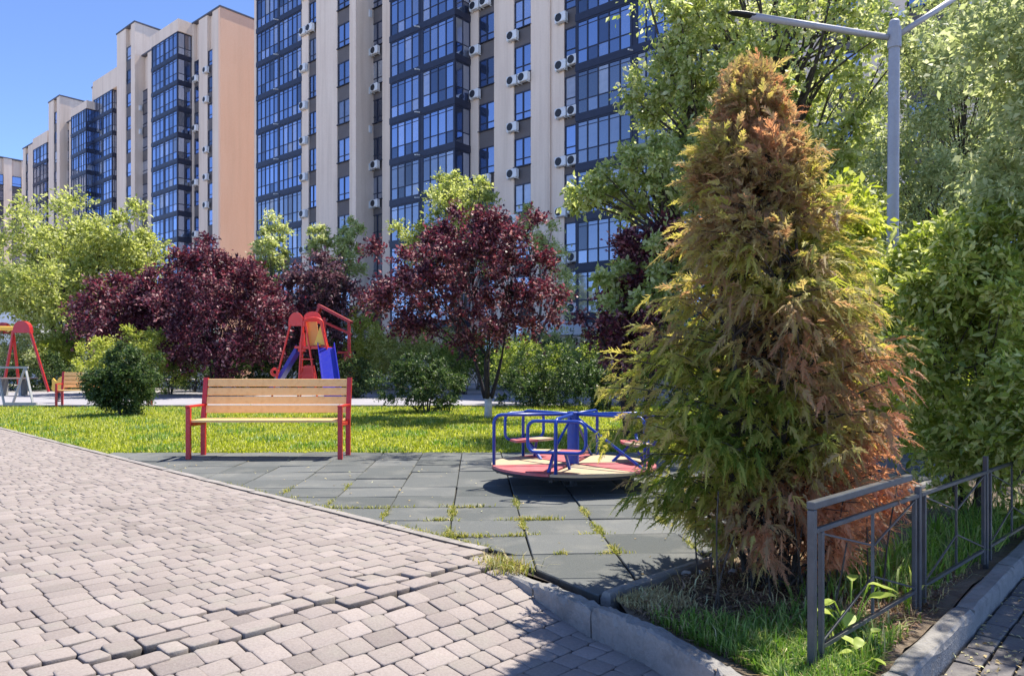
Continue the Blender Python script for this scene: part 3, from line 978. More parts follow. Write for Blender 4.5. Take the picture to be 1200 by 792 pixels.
for k in range(3, 12):
    for px, oo, pr in ((231,0,.6),(243.5,0,.6),(165.5,0,.7),(133,0,.8)):
        if rr.random() < pr: add_ac(b2, s1(px,oo), -0.002, Zb+F2*k+0.2+rr.uniform(-.1,.3))

# ---- the third block
b3 = thing('apartment_building', 'distant beige apartment block with two navy balcony stacks, third block from the orange end wall',
           'apartment building', P0, FACE)
b3['label'] = 'distant beige block with navy balconies, between the farthest block and the orange-ended one'
H3 = 34.3
L3, R3 = s1(27), s1(108)-0.05
T3a, T3b = s1(57,0.9), s1(70,0.9)
m = MB()
m.box(L3, R3, 0.36, 16, -0.4, H3)
for (a_, b_, o_, h_) in [(s1(81),s1(84),0,H3+.01),(s1(70,0.9)-.3,s1(77),0,H3+.01),(T3a,s1(63,0.9),0.9,37.8),(s1(66.5,0.9),T3b,0.9,37.8),(s1(55),T3a+.4,0,H3+.01),(s1(33),s1(39),0,H3+.01),(L3,s1(30),0,H3+.01)]:
    m.box(a_, b_, -o_, 0.40, -0.4, h_)
m.box(T3a+.01, T3b-.01, -0.48, 7, -0.4, 37.78)
m.build('wall', M_wall, b3)
parapet(b3, [(L3, R3, 0, 16, H3+.01), (T3a, T3b, -0.9, 7, 37.8)])
Zc = 30.9-2.7*11
add_column(b3, s1(77), s1(81), 0, range(4,12), Zc, F2, W2, sashes=1, sill=False)
add_column(b3, s1(63,0.9), s1(66.5,0.9), 0.9, range(4,13), Zc, F2, W2, sashes=1, sill=False)
add_column(b3, s1(30), s1(33), 0, range(4,12), Zc, F2, W2, sashes=1, sill=False)
sb = s1(83.5,o3); wb = s1(101,o3)-sb
add_bay(b3, sb, wb, o3, [(0.06,wb*0.48,3),(wb*0.52,wb-0.06,3)], range(3,12), Zc+0.25, F2, o3, 0.42, split=False)
m = MB(); m.box(sb-.2, sb+wb+.2, -o3-.02, 0.5, Zc+.25+F2*12-.42, H3+.1); m.build('balcony_top_wall', M_wall, b3)
sb = s1(39,0.6); wb = s1(55,0.6)-sb
add_bay(b3, sb, wb, 0.6, [(0.06,wb*0.48,2),(wb*0.52,wb-0.06,2)], range(3,12), Zc-0.4, F2, 0.6, 0.42, split=False)
m = MB(); m.box(sb-.2, sb+wb+.2, -.62, 0.5, Zc-.4+F2*12-.42, H3+.1); m.build('balcony_top_wall', M_wall, b3)

# ---- the farthest block, turned the other way
b4 = thing('apartment_building', 'farthest apartment block, a grey-beige sliver with dark window strips at the left edge',
           'apartment building', (-87.0, 121.5, 0), math.atan2(0.757, 0.653))
m = MB(); m.box(-16, 14, 0.36, 14, -0.4, 36.0)
for (a_, b_) in ((-16,-9),(-7.0,0.5),(3.0,4.2),(5.6,14)):
    m.box(a_, b_, 0, 0.4, -0.4, 36.05)
m.build('wall', M_wall, b4)
parapet(b4, [(-16, 14, 0, 14, 36.05)])
add_column(b4, -9.0, -7.0, 0, range(3,12), 1.0, 2.7, 1.7)
add_column(b4, 0.5, 3.0, 0, range(3,12), 1.0, 2.7, 1.7)
add_column(b4, 4.2, 5.6, 0, range(3,12), 1.0, 2.7, 1.7, sashes=1)
# ------------------------------------------------------------------ bench
def make_bench(label, loc, rz, group, Wd=1.87):
    t = thing('park_bench', label, 'bench', loc, rz, group)
    def leg(x, y, h, lean=0.0):
        m = MB(); m.bar((x, y, 0), (x, y+lean, h), 0.055, 0.045, (0,1,0)); return m
    xs = (-Wd/2+0.03, Wd/2-0.03)
    for x in xs:
        m = MB(); m.bbox(x-0.0275, x+0.0275, -0.225, -0.180, 0, 0.615, 0.004); m.build('leg', M_red, t)
    for x in xs:
        m = MB()
        # back leg continues upwards as the leaning back post
        P = [(0.22,0),(0.22,0.42),(0.29,0.95)]
        m.bar((x, 0.225, 0), (x, 0.225, 0.44), 0.055, 0.045, (0,1,0))
        m.build('leg', M_red, t)
        m = MB(); m.bar((x, 0.225, 0.4395), (x, 0.3165, 0.965), 0.055, 0.045, (0,1,0)); m.build('back_post', M_red, t)
        m = MB(); m.bbox(x-0.0265, x+0.0265, -0.235, 0.232, 0.617, 0.642, 0.004); m.build('armrest', M_red, t)
        m = MB(); m.bar((x*0.985, -0.179, 0.415), (x*0.985, 0.201, 0.405), 0.04, 0.04); m.build('seat_support', M_red, t)
    sl = MB(); sl.bbox(-Wd/2+0.06, Wd/2-0.06, -0.05, 0.05, -0.015, 0.015, 0.004); sm = sl.mesh('slat', M_wood)
    for i in range(4):
        o = link('slat', sm, t, (rnd.uniform(-.003,.003), -0.15+0.113*i, 0.452+rnd.uniform(-.001,.001))); o.rotation_euler = (R(-1.5),0,0)
    slb = MB(); slb.bbox(-Wd/2+0.059, Wd/2-0.059, -0.013, 0.013, -0.0475, 0.0475, 0.004); sb = slb.mesh('slat', M_wood)
    for i in range(4):
        z = 0.575+0.109*i
        y = 0.225 + (z-0.44)*0.09/0.515 - 0.008
        o = link('slat', sb, t, (rnd.uniform(-.004,.004), y, z)); o.rotation_euler = (R(-10)+rnd.uniform(-.01,.01), rnd.uniform(-.0015,.0015), 0)
    return t
make_bench('red framed bench with cream wooden slats standing alone at the edge of the grey tiles', (-2.955, 9.03, 0), R(0.0), 'playground benches')
make_bench('cream slatted bench with red legs half hidden behind the round dark bush', (-11.5, 20.9, 0.0), R(12), 'playground benches', 2.4)

# ------------------------------------------------------------------ merry-go-round
cx, cy = 0.572, 6.92
t = thing('merry_go_round', 'blue merry-go-round with a pink and cream round deck on the grey tiles', 'merry-go-round', (cx, cy, 0))
RD = 0.765; ZD = 0.20
for k in range(6):
    m = MB(); n = 8
    a0 = R(190+60*k)+0.006; a1 = R(250+60*k)-0.006
    zz = ZD
    top = [(0.06*math.cos((a0+a1)/2), 0.06*math.sin((a0+a1)/2), zz)] + [(RD*math.cos(a0+(a1-a0)*i/n), RD*math.sin(a0+(a1-a0)*i/n), zz) for i in range(n+1)]
    bot = [(x, y, zz-0.022) for x, y, z in top]
    nn = len(top); n0 = len(m.v); m.v += top+bot
    m.f.append(tuple(n0+i for i in range(nn))); m.f.append(tuple(n0+nn+i for i in reversed(range(nn))))
    for i in range(nn): m.f.append((n0+i, n0+nn+i, n0+nn+(i+1)%nn, n0+(i+1)%nn))
    m.build('deck_panel', M_pink if k % 2 == 0 else M_cream, t)
m = MB()
ringp = [((RD-0.015)*math.cos(2*PI*i/40), (RD-0.015)*math.sin(2*PI*i/40), ZD-0.036) for i in range(41)]
m.tube(ringp, 0.013, 6, cap=False)
for k in range(6):
    a = R(190+60*k); m.bar((0.05*math.cos(a),0.05*math.sin(a),ZD-0.056),((RD-.04)*math.cos(a),(RD-.02)*math.sin(a),ZD-0.056),0.03,0.03)
m.tube([(0,0,ZD-0.052),(0,0,ZD-0.024)], RD-0.025, 40)  # added dark disc: stops light between the panels, deepens the shadow below
m.build('deck_frame_shade_disc', M_dark, t)
m = MB(); m.tube([(0,0,ZD+0.001),(0,0,0.678),(0,0,0.684)], [0.056,0.056,0.05], 18); m.build('post', M_blue, t, smooth=False)
m = MB(); m.tube([(0,0,-0.02),(0,0,ZD-0.03)], 0.035, 10); m.build('pivot', M_dark, t)
ANG = [188, 254, 322, 12, 66, 128]
def pol(r, a, z): return Vector((r*math.cos(R(a)), r*math.sin(R(a)), z))
RT = 0.0155; ZT = 0.66
for a in ANG:
    m = MB()
    rr_ = RD-0.02; c = 0.07
    pts = [pol(rr_, a, ZD)] + [pol(rr_, a, ZT-c)] + [pol(rr_-c*(1-math.cos(q)), a, ZT-c+c*math.sin(q)) for q in (R(30),R(60),R(90))] + [pol(0.045, a, ZT)]
    m.tube(pts, RT, 8)
    m.build('rail', M_blue, t, smooth=True)
def rounded_rect(center, tdir, w, h, c, n=4):
    P = []
    for (sx, sz, q0) in ((1,-1,-90),(1,1,0),(-1,1,90),(-1,-1,180)):
        for i in range(n+1):
            q = R(q0+90*i/n)
            P.append(center + tdir*(sx*(w/2-c)+c*math.cos(q)) + Vector((0,0,sz*(h/2-c)+c*math.sin(q))))
    return P
for a, side in ((254,0),(128,1),(12,2)):
    ra = R(a); rdir = Vector((math.cos(ra), math.sin(ra), 0)); td = Vector((-math.sin(ra), math.cos(ra), 0))
    # guard hoop round the seat
    m = MB()
    P = rounded_rect(rdir*(RD-0.045)+Vector((0,0,0.51)), td, 0.50, 0.265, 0.07)
    m.tube(P+[P[0]], 0.0145, 8, cap=False)
    m.build('guard_hoop', M_blue, t, smooth=True)
    seat = thing_part = link('seat', None, t)
    z = 0.385
    for sgn, mt in ((-1, M_cream), (1, M_pink)):
        m = MB()
        pts = []
        n = 6
        outer = [rdir*(RD-0.06-0.0*abs(i/n)) + td*(sgn*0.20*i/n) + Vector((0,0,z)) for i in range(n+1)]
        inner = [rdir*(RD-0.26+0.05*(i/n)**2) + td*(sgn*0.24*i/n) + Vector((0,0,z)) for i in range(n, -1, -1)]
        top = outer+inner
        if sgn < 0: top = top[::-1]
        off = td*(sgn*0.002)
        top = [q+off for q in top]
        bot = [q-Vector((0,0,0.022)) for q in top]
        nn = len(top); n0 = len(m.v); m.v += [tuple(q) for q in top+bot]
        m.f.append(tuple(n0+i for i in reversed(range(nn)))); m.f.append(tuple(n0+nn+i for i in range(nn)))
        for i in range(nn): m.f.append((n0+i, n0+(i+1)%nn, n0+nn+(i+1)%nn, n0+nn+i))
        bmx = m.mesh('seat_half', mt)
        bb = bmesh.new(); bb.from_mesh(bmx); bmesh.ops.recalc_face_normals(bb, faces=bb.faces); bb.to_mesh(bmx); bb.free()
        link('seat_half', bmx, seat)
    m = MB(); m.bar(rdir*(RD-0.17)+td*0.05+Vector((0,0,z-0.024)), rdir*(RD-0.36)+td*0.05+Vector((0,0,ZD+0.001)), 0.022, 0.022); 
    m.bar(rdir*(RD-0.17)-td*0.05+Vector((0,0,z-0.024)), rdir*(RD-0.10)-td*0.08+Vector((0,0,ZD+0.001)), 0.022, 0.022); m.build('seat_brace', M_blue, t)
for a, rr_, zz in ((322, RD-0.06, ZD), (66, RD-.06, ZD), (240, 0.42, 0.40)):
    m = MB(); m.tube([pol(0.055, a+2, 0.62), pol(rr_, a+4, zz)], 0.013, 6); m.build('brace', M_blue, t)

# ------------------------------------------------------------------ slide with red arched roofs
YS = 26.0
def A(px, py, y=YS): return at(px, py, y)
t = thing('play_slide', 'red climbing tower with arched tops, orange panels and blue slides behind the near bench', 'slide', (A(365,430).x, YS, 0))
O = Vector((A(365,430).x, YS, 0))
def L(px, py, dy=0.0): return at(px, py, YS+dy) - O
def arch_panel(name, px0, px1, pyt, pyb, dy, mat, thick=0.06):
    m = MB(); a = L(px0, pyb, dy); b = L(px1, pyb, dy); top = L((px0+px1)/2, pyt, dy)
    n = 10; w2 = (b.x-a.x)/2; h = top.z-a.z; c = (a.x+b.x)/2
    out = [(c-w2*math.cos(PI*i/n), a.z+h*max(0,math.sin(PI*i/n))**0.7) for i in range(n+1)]
    for y0 in (dy-thick/2, dy+thick/2):
        m.v += [(x, y0, z) for x, z in out]
    k = n+1
    m.f.append(tuple(range(k))); m.f.append(tuple(k+i for i in reversed(range(k))))
    for i in range(k): m.f.append((i, k+i, k+(i+1)%k, (i+1)%k))
    return m.build(name, mat, t)
arch_panel('roof_arch', 338, 356, 366, 382, -0.5, M_red2)
arch_panel('roof_arch', 355, 377, 365, 379, 0.5, M_red2)
def strut(p, q, rad=0.035, mat=M_red2, name='post'):
    m = MB(); m.tube([p, q], rad, 8); m.build(name, mat, t)
def gnd(px, dy): 
    v = at(px, 430, YS+dy) - O; v.z = 0.0; return v
strut(gnd(349,-.6), L(355,372,-.5)); strut(gnd(318,-.6), L(341,377,-.5)); strut(gnd(372,-.6), L(357,372,-.5))
strut(gnd(397,-.6), L(375,375,-.5)); strut(gnd(352,.6), L(356,374,.5)); strut(gnd(398,.6), L(377,376,.5))
m = MB(); m.tube([L(357,382,-.55)] + [L(367-10.5*math.cos(PI*i/8), 378-5*math.sin(PI*i/8), -.55) for i in range(9)] + [L(379,390,-.55)], 0.05, 8); m.build('arch_rail', M_red2, t)
def plate(name, pts, mat, thick=0.04):
    m = MB(); n = len(pts); m.v += [tuple(p) for p in pts] + [tuple(Vector(p)+Vector((0,thick,0))) for p in pts]
    m.f.append(tuple(range(n))); m.f.append(tuple(n+i for i in reversed(range(n))))
    for i in range(n): m.f.append((i, n+i, n+(i+1)%n, (i+1)%n))
    return m.build(name, mat, t)
plate('side_panel', [L(359,405,-.4),L(375,405,-.4),L(371,377,-.4),L(358,377,-.4)], M_orange)
plate('side_panel', [L(368,404,-.45),L(383,404,-.45),L(376,379,-.45)], M_yellow)
plate('side_panel', [L(349,412,-.3),L(358,412,-.3),L(357,390,-.3),L(353,390,-.3)], M_red2)
m = MB(); a = L(350,406,0); b = L(384,406,0); m.box(a.x, b.x, -0.5, 0.6, a.z-0.08, a.z); m.build('platform', M_red2, t)
def chute(px0, py0, px1, wdir, mat, name, d0=0, d1=0):
    """open trough with raised lips from the platform to the ground"""
    m = MB(); p = L(px0, py0, d0); q = gnd(px1, d1); q.z = 0.18
    mid = p.lerp(q, 0.85); mid.z = 0.30
    pts = [p, p.lerp(mid, .5), mid, q]; prof = [(-.30,.20),(-.27,.2),(-.25,0.02),(.25,0.02),(.27,.2),(.30,.20),(.28,-.03),(-.28,-.03)]
    wd = Vector(wdir); rows = []
    for c in pts:
        rows.append([len(m.v)+i for i in range(len(prof))])
        for (u, z) in prof: m.v.append(tuple(c + wd*u + Vector((0,0,z))))
    k = len(prof)
    for i in range(len(pts)-1):
        for j in range(k): m.f.append((rows[i][j], rows[i+1][j], rows[i+1][(j+1)%k], rows[i][(j+1)%k]))
    m.f.append(tuple(reversed(rows[0]))); m.f.append(tuple(rows[-1]))
    return m.build(name, mat, t)
chute(350, 411, 318, (0,1,0), M_chute, 'slide_chute', 0, 0)
chute(382, 408, 390, (1,0,0), M_chute, 'slide_chute', -.5, -2.2)
plate('ladder_panel', [L(352,447,.55),L(372,447,.55),L(368,428,.55),L(356,428,.55)], M_red2)
for i in range(5):
    m = MB(); a = gnd(350+i*0.9,-.62); a.z = 0.25+0.28*i; m.bar(a, a+Vector((0.6-0.05*i,0,0)), 0.04, 0.04); m.build('rung', M_red2, t)
m = MB(); c = L(322,436,-.62); m.tube([c+Vector((.11*math.cos(2*PI*i/12),0,.11*math.sin(2*PI*i/12))) for i in range(13)], 0.05, 6, cap=False); m.build('hand_wheel', M_red2, t)
# red framed house front at its right
M_darkred = paint('dark_red_paint', (0.34,0.02,0.02), 0.5)
h = thing('play_house', 'dark red framed play house with a steep gable and amber wall beside the climbing tower', 'play house', (A(395,430,27.6).x, 27.6, 0))
t2 = h; O = Vector((A(395,430,27.6).x, 27.6, 0)); YS = 27.6; t = h
m = MB(); m.bar(gnd(409,0), L(409,378,0), 0.10, 0.10); m.build('corner_post', M_darkred, t)
m = MB(); m.bar(gnd(382,0), L(380,372,0), 0.10, 0.10); m.build('corner_post', M_darkred, t)
m = MB(); m.bar(L(374,358,0), L(412,378,0), 0.5, 0.10); m.build('roof_slope', M_darkred, t)
m = MB(); m.bar(L(376,359,0), L(368,376,0), 0.4, 0.09); m.build('roof_slope', M_darkred, t)
m = MB(); m.bar(L(381,378,-.02), L(412,392,-.02), 0.07, 0.09); m.build('gable_beam', M_darkred, t)
m = MB(); m.bar(L(396,413,.1), L(412,413,.1), 0.08, 0.08); m.build('wall_rail', M_darkred, t)
plate('wall_panel', [L(403,436,.1),L(413,436,.1),L(413,415,.1),L(403,415,.1)], M_darkred)

# ------------------------------------------------------------------ swing with red arched ends (left edge)
YS = 33.0
t = thing('swing_frame', 'tall red A-frame swing with an arched cap and yellow beam at the asphalt\'s left edge', 'swing', (A(30,430).x, YS, 0))
O = Vector((A(30,430).x, YS, 0))
arch_panel('arched_cap', 17, 37, 376, 390, 0, M_red, 0.25)
arch_panel('arched_cap', -3, 12, 378, 391, 2.5, M_red, 0.25)
strut(L(16,387), gnd(3,0), 0.06, M_red, 'leg'); strut(L(15,387), gnd(23,.8), 0.06, M_red, 'leg'); strut(L(35,387), gnd(57,0), 0.06, M_red, 'leg')
strut(L(18,385,0), L(-60,384,0), 0.10, M_yellow, 'beam')
strut(L(-60,384), gnd(-80,0), 0.06, M_red, 'leg'); strut(L(-60,384), gnd(-40,0), 0.06, M_red, 'leg')
t = thing('red_play_arch', 'small red arch showing above the yellow-green bush at the far edge of the path', 'play equipment', (A(72,430,33.5).x, 33.5, 0))
YS = 33.5; O = Vector((A(72,430).x, YS, 0))
arch_panel('arched_cap', 66, 79, 383, 392, 0, M_red, 0.25)
strut(L(68,391), gnd(62,0), 0.06, M_red, 'leg'); strut(L(77,391), gnd(84,0), 0.06, M_red, 'leg')

# grey trestle
YS = 21.15
t = thing('metal_trestle', 'pale grey metal A-frame trestle standing where the grass meets the asphalt at the left edge', 'trestle', (A(15,430).x, YS, 0))
O = Vector((A(15,430).x, YS, 0))
m = MB(); m.bar(L(-55,430.5), L(33,430.5), 0.05, 0.06); m.build('top_bar', M_grey, t)
for px0, px1, dy in ((29,15,.45),(30,39,-.35),(-4,-14,.45),(-3,5,-.35),(-50,-58,.4),(-50,-42,-.4)):
    a = L(px0, 432); b = gnd(px1, dy); b.z = 0.03
    m = MB(); m.bar(a, b, 0.05, 0.05); m.build('leg', M_grey, t)
m = MB(); a = gnd(6,-.35); b = gnd(43,-.35); a.z = b.z = 0.07; m.bar(a, b, 0.07, 0.07); m.build('foot_bar', M_grey, t)
YS = 28.5
t = thing('plank_bench', 'low weathered plank bench on the asphalt under the red swing', 'bench', (A(15,430).x, YS, 0))
O = Vector((A(15,430).x, YS, 0))
pl = MB(); a = L(-30,443); b = L(41,443)
for i in range(3):
    m = MB(); m.bbox(a.x, b.x, -0.3+0.2*i, -0.12+0.2*i, a.z-0.03, a.z+0.02, 0.006); m.build('plank', M_plank, t)
for px in (4, 27):
    m = MB(); g_ = gnd(px, 0); m.box(g_.x-.05, g_.x+.05, -.2, .2, 0, a.z-.031); m.build('leg', M_grey, t)

# yellow spring rider next to the far bench
YS = 22.6
t = thing('spring_rider', 'small yellow cut-out animal rocker beside the end of the far bench', 'spring rider', (A(68,430).x, YS, 0))
O = Vector((A(68,430).x, YS, 0))
prof = [(60,456),(61,450),(60.5,445),(62,443),(64.5,446),(67,446.5),(69,442.5),(71.5,441.5),(74,443),(75,447),(74,456),(71,459),(63,459)]
plate('animal_board', [L(px,py,0) for px,py in reversed(prof)], M_yellow, 0.05)
plate('animal_board', [L(px,py,0.3) for px,py in reversed(prof)], M_yellow, 0.05)
m = MB(); a = L(63,453,0); b = L(72,453,0); m.box(a.x, b.x, 0.052, 0.298, a.z-.04, a.z); m.build('seat', M_red, t)
m = MB(); n = 40; c = L(68,459,0.17)
m.tube([(c.x+.08*math.cos(i*.9), 0.17+.08*math.sin(i*.9), c.z*(1-i/n)+0.02) for i in range(n+1)], 0.014, 5); m.build('spring', M_dark, t)

# white booth seen behind the linden
t = thing('white_booth', 'plain whitish wall of a low booth at the left edge behind the green tree', 'booth', (-34.5, 49, 0))
m = MB(); m.box(-6, 3.1, 0, 4, -0.3, 5.7); m.build('wall', M_white, t)
m = MB(); m.box(-6.2, 3.3, -0.2, 4.2, 5.701, 5.95); m.build('roof', M_roofedge, t)
m = MB(); m.box(-1.8, 0.2, -0.06, -0.001, 0, 2.4); m.build('door', M_frame, t)

# ------------------------------------------------------------------ lamp post
YL = 8.0
base = at(1046, 430, YL); base.z = 0
t = thing('street_lamp', 'grey metal lamp post with two raised arms above the trees', 'street lamp', base)
top = at(1049, 24, YL).z
m = MB(); m.tube([(0,0,-0.1),(0,0,top*0.5),(0.02,0,top-0.03),(0.021,0,top)], [0.062,0.060,0.056,0.045], 16); m.build('pole', M_pole, t, smooth=True)
aL = at(880, 19, YL-0.3) - base; aR = at(1122, -4, YL+0.15) - base
j = at(1046, 44, YL) - base
m = MB(); m.tube([j+Vector((-.055,0,0)), aL], [0.033,0.036], 10); m.build('arm', M_pole, t, smooth=True)
j2 = at(1052, 42, YL) - base
m = MB(); m.tube([j2, aR], 0.033, 10); m.build('arm', M_pole, t, smooth=True)
m = MB(); m.tube([(0.02,0,j.z-0.12),(0.02,0,j.z+0.10)], 0.070, 14); m.build('collar', M_pole, t, smooth=False)
for a_, b_ in ((aL, aL+(aL-j).normalized()*0.55), (aR, aR+(aR-j2).normalized()*0.55)):
    d = (b_-a_).normalized(); x = d.cross(Vector((0,0,1))).normalized(); z = x.cross(d)
    m = MB(); secs = [(0,.034,.034),(.04,.042,.036),(.12,.05,.036),(.24,.045,.03),(.30,.02,.014)]
    rows = []
    for (s, wx, hz) in secs:
        rows.append([])
        for k in range(10):
            q = 2*PI*k/10; rows[-1].append(len(m.v)); m.v.append(tuple(a_ + d*(s-0.05) + x*wx*math.cos(q) + z*(hz*math.sin(q) if math.sin(q) > 0 else hz*.5*math.sin(q))))
    for i in range(len(rows)-1):
        for k in range(10): m.f.append((rows[i][k], rows[i][(k+1)%10], rows[i+1][(k+1)%10], rows[i+1][k]))
    m.f.append(tuple(rows[0])); m.f.append(tuple(reversed(rows[-1])))
    h = m.build('lamp_head', M_dark, t, smooth=True)

# ------------------------------------------------------------------ low metal fence along the planting bed
f0 = Vector((1.075, 2.65, 0)); fd = Vector((0.725, 0.689, 0)).normalized()
frz = math.atan2(fd.y, fd.x)
t = thing('garden_fence', 'low dark metal railing with crossed bars along the planting bed on the right', 'fence', f0, frz)
LP = 1.10
def fpost(x, h, wd=0.025):
    m = MB(); m.bbox(x-wd/2, x+wd/2, -wd/2, wd/2, -0.12, h, 0.003); m.build('post', M_fence, t)
fpost(0, 0.59, 0.027)
m = MB(); m.bbox(-0.015, 0.98, -0.015, 0.015, 0.591, 0.619, 0.003); m.build('top_rail', M_fence, t)
for pnl in range(6):
    x0 = 0.075 + pnl*LP; x1 = x0 + LP - 0.13; zb, zt = 0.06, 0.50
    m = MB()
    for x in (x0, x1):
        m = MB(); m.bbox(x-0.009, x+0.009, -0.009, 0.009, 0.0, zt, 0.002); m.build('panel_stile', M_fence, t)
    m = MB(); m.bbox(x0-0.05, x1+0.06, -0.009, 0.009, zt+0.001, zt+0.019, 0.002); m.build('panel_rail', M_fence, t)
    m = MB(); m.bar((x0+.0126,0,zb+.02),(x1-.0126,0,zb+.02),0.015,0.015); m.build('panel_rail', M_fence, t)
    xm = (x0+x1)/2; zm = (zb+zt)/2
    m = MB(); m.bar((xm,0.001,zb+.031),(xm,0.001,zt-.001),0.010,0.010,(0,1,0)); m.build('panel_bar', M_fence, t)
    for (xa, xb_, za, zb2) in ((x0+.013,xm-.007,zt-.01,zt-.13),(x1-.013,xm+.007,zt-.01,zt-.13),(x0+.013,xm-.007,zb+.04,zb+.18),(x1-.013,xm+.007,zb+.04,zb+.18)):
        m = MB(); m.bar((xa,-0.002,za),(xb_,-0.002,zb2),0.007,0.007,(0,1,0)); m.build('brace', M_fence, t)
    fpost(x1+0.045 if pnl else x1+0.05, 0.55 if pnl % 2 == 0 else 0.60)
# ------------------------------------------------------------------ vegetation
DENS = 1.9
def unit(v): return v/np.maximum(np.linalg.norm(v, axis=1, keepdims=True), 1e-9)

def leaf_quads(P, Ax, Nm, Ln, Wd, cup=0.15):
    """folded diamond leaves: base P, axis Ax, face normal Nm"""
    Ax = unit(Ax); Sd = unit(np.cross(Ax, Nm)); Nn = np.cross(Sd, Ax)
    Ln = Ln[:, None]; Wd = Wd[:, None]
    b = P; l = P + Ax*Ln*0.45 + Sd*Wd*0.5 + Nn*Wd*cup; tp = P + Ax*Ln - Nn*Ln*0.08; r = P + Ax*Ln*0.45 - Sd*Wd*0.5 + Nn*Wd*cup
    V = np.stack([b, r, tp, l], axis=1).reshape(-1, 3)
    Q = np.arange(len(V)).reshape(-1, 4)
    return V, Q

def bez(p, q, bend, n=5):
    mid = (Vector(p)+Vector(q))/2 + Vector(bend)
    return [Vector(p)*(1-t)**2 + mid*2*t*(1-t) + Vector(q)*t*t for t in [i/n for i in range(n+1)]]

def clump_cloud(g, centres, rads, cc, n_tw, n_lf, Ln, asp, up=0.25, droop=0.15, spread=1.0):
    """leaves along twigs that radiate from each clump centre; cc is the crown centre"""
    K = len(centres)
    c = np.repeat(centres, n_tw, axis=0); r = np.repeat(rads, n_tw)
    out = unit(c - cc)
    d = unit(g.normal(size=(K*n_tw, 3))*spread + out*0.65 + np.array([0,0,up]))
    ln = r*g.uniform(0.55, 1.15, K*n_tw)
    M = K*n_tw*n_lf
    c = np.repeat(c, n_lf, axis=0); d2 = np.repeat(d, n_lf, axis=0); ln = np.repeat(ln, n_lf)
    t = np.tile((np.arange(n_lf)+0.6)/n_lf, K*n_tw) + g.uniform(-.05,.05,M)
    t = 0.18 + 0.82*t
    P = c + d2*(ln*t)[:, None]
    P[:, 2] -= droop*ln*t*t
    P += g.normal(size=(M,3))*(0.10*ln)[:, None]*0.6
    Ax = unit(d2*0.6 + g.normal(size=(M,3))*0.7 + np.array([0,0,-0.15]))
    Nm = g.normal(size=(M,3))*0.75 + np.array([0,0,0.8])
    L_ = Ln*g.uniform(0.45,1.35,M)
    return leaf_quads(P, Ax, Nm, L_, L_*asp*g.uniform(.8,1.15,M))

def crown_clumps(g, centre, radii, n, shell=0.45, lobes=0.16, flat=0.0, mind=None):
    """clump centres through an uneven ellipsoid"""
    pts = []; ph = g.uniform(0, 6.28, 6)
    radii = np.array(radii); tries = 0
    md = mind if mind else 0.9*(np.prod(radii)**(1/3))/(n**(1/3))
    while len(pts) < n and tries < n*60:
        tries += 1
        d = g.normal(size=3); d /= np.linalg.norm(d)
        az = math.atan2(d[1], d[0])
        lob = 1 + lobes*(math.sin(3*az+ph[0]) + math.sin(5*d[2]*2+ph[1]) + 0.7*math.sin(4*az+3*d[2]+ph[2]))
        u = (shell**3 + (1-shell**3)*g.random())**(1/3)
        p = centre + d*radii*lob*u
        if flat and p[2] < centre[2]-radii[2]*flat: continue
        if all(np.linalg.norm((p-q)) > md for q in pts) or tries > n*40:
            pts.append(p)
    return np.array(pts)

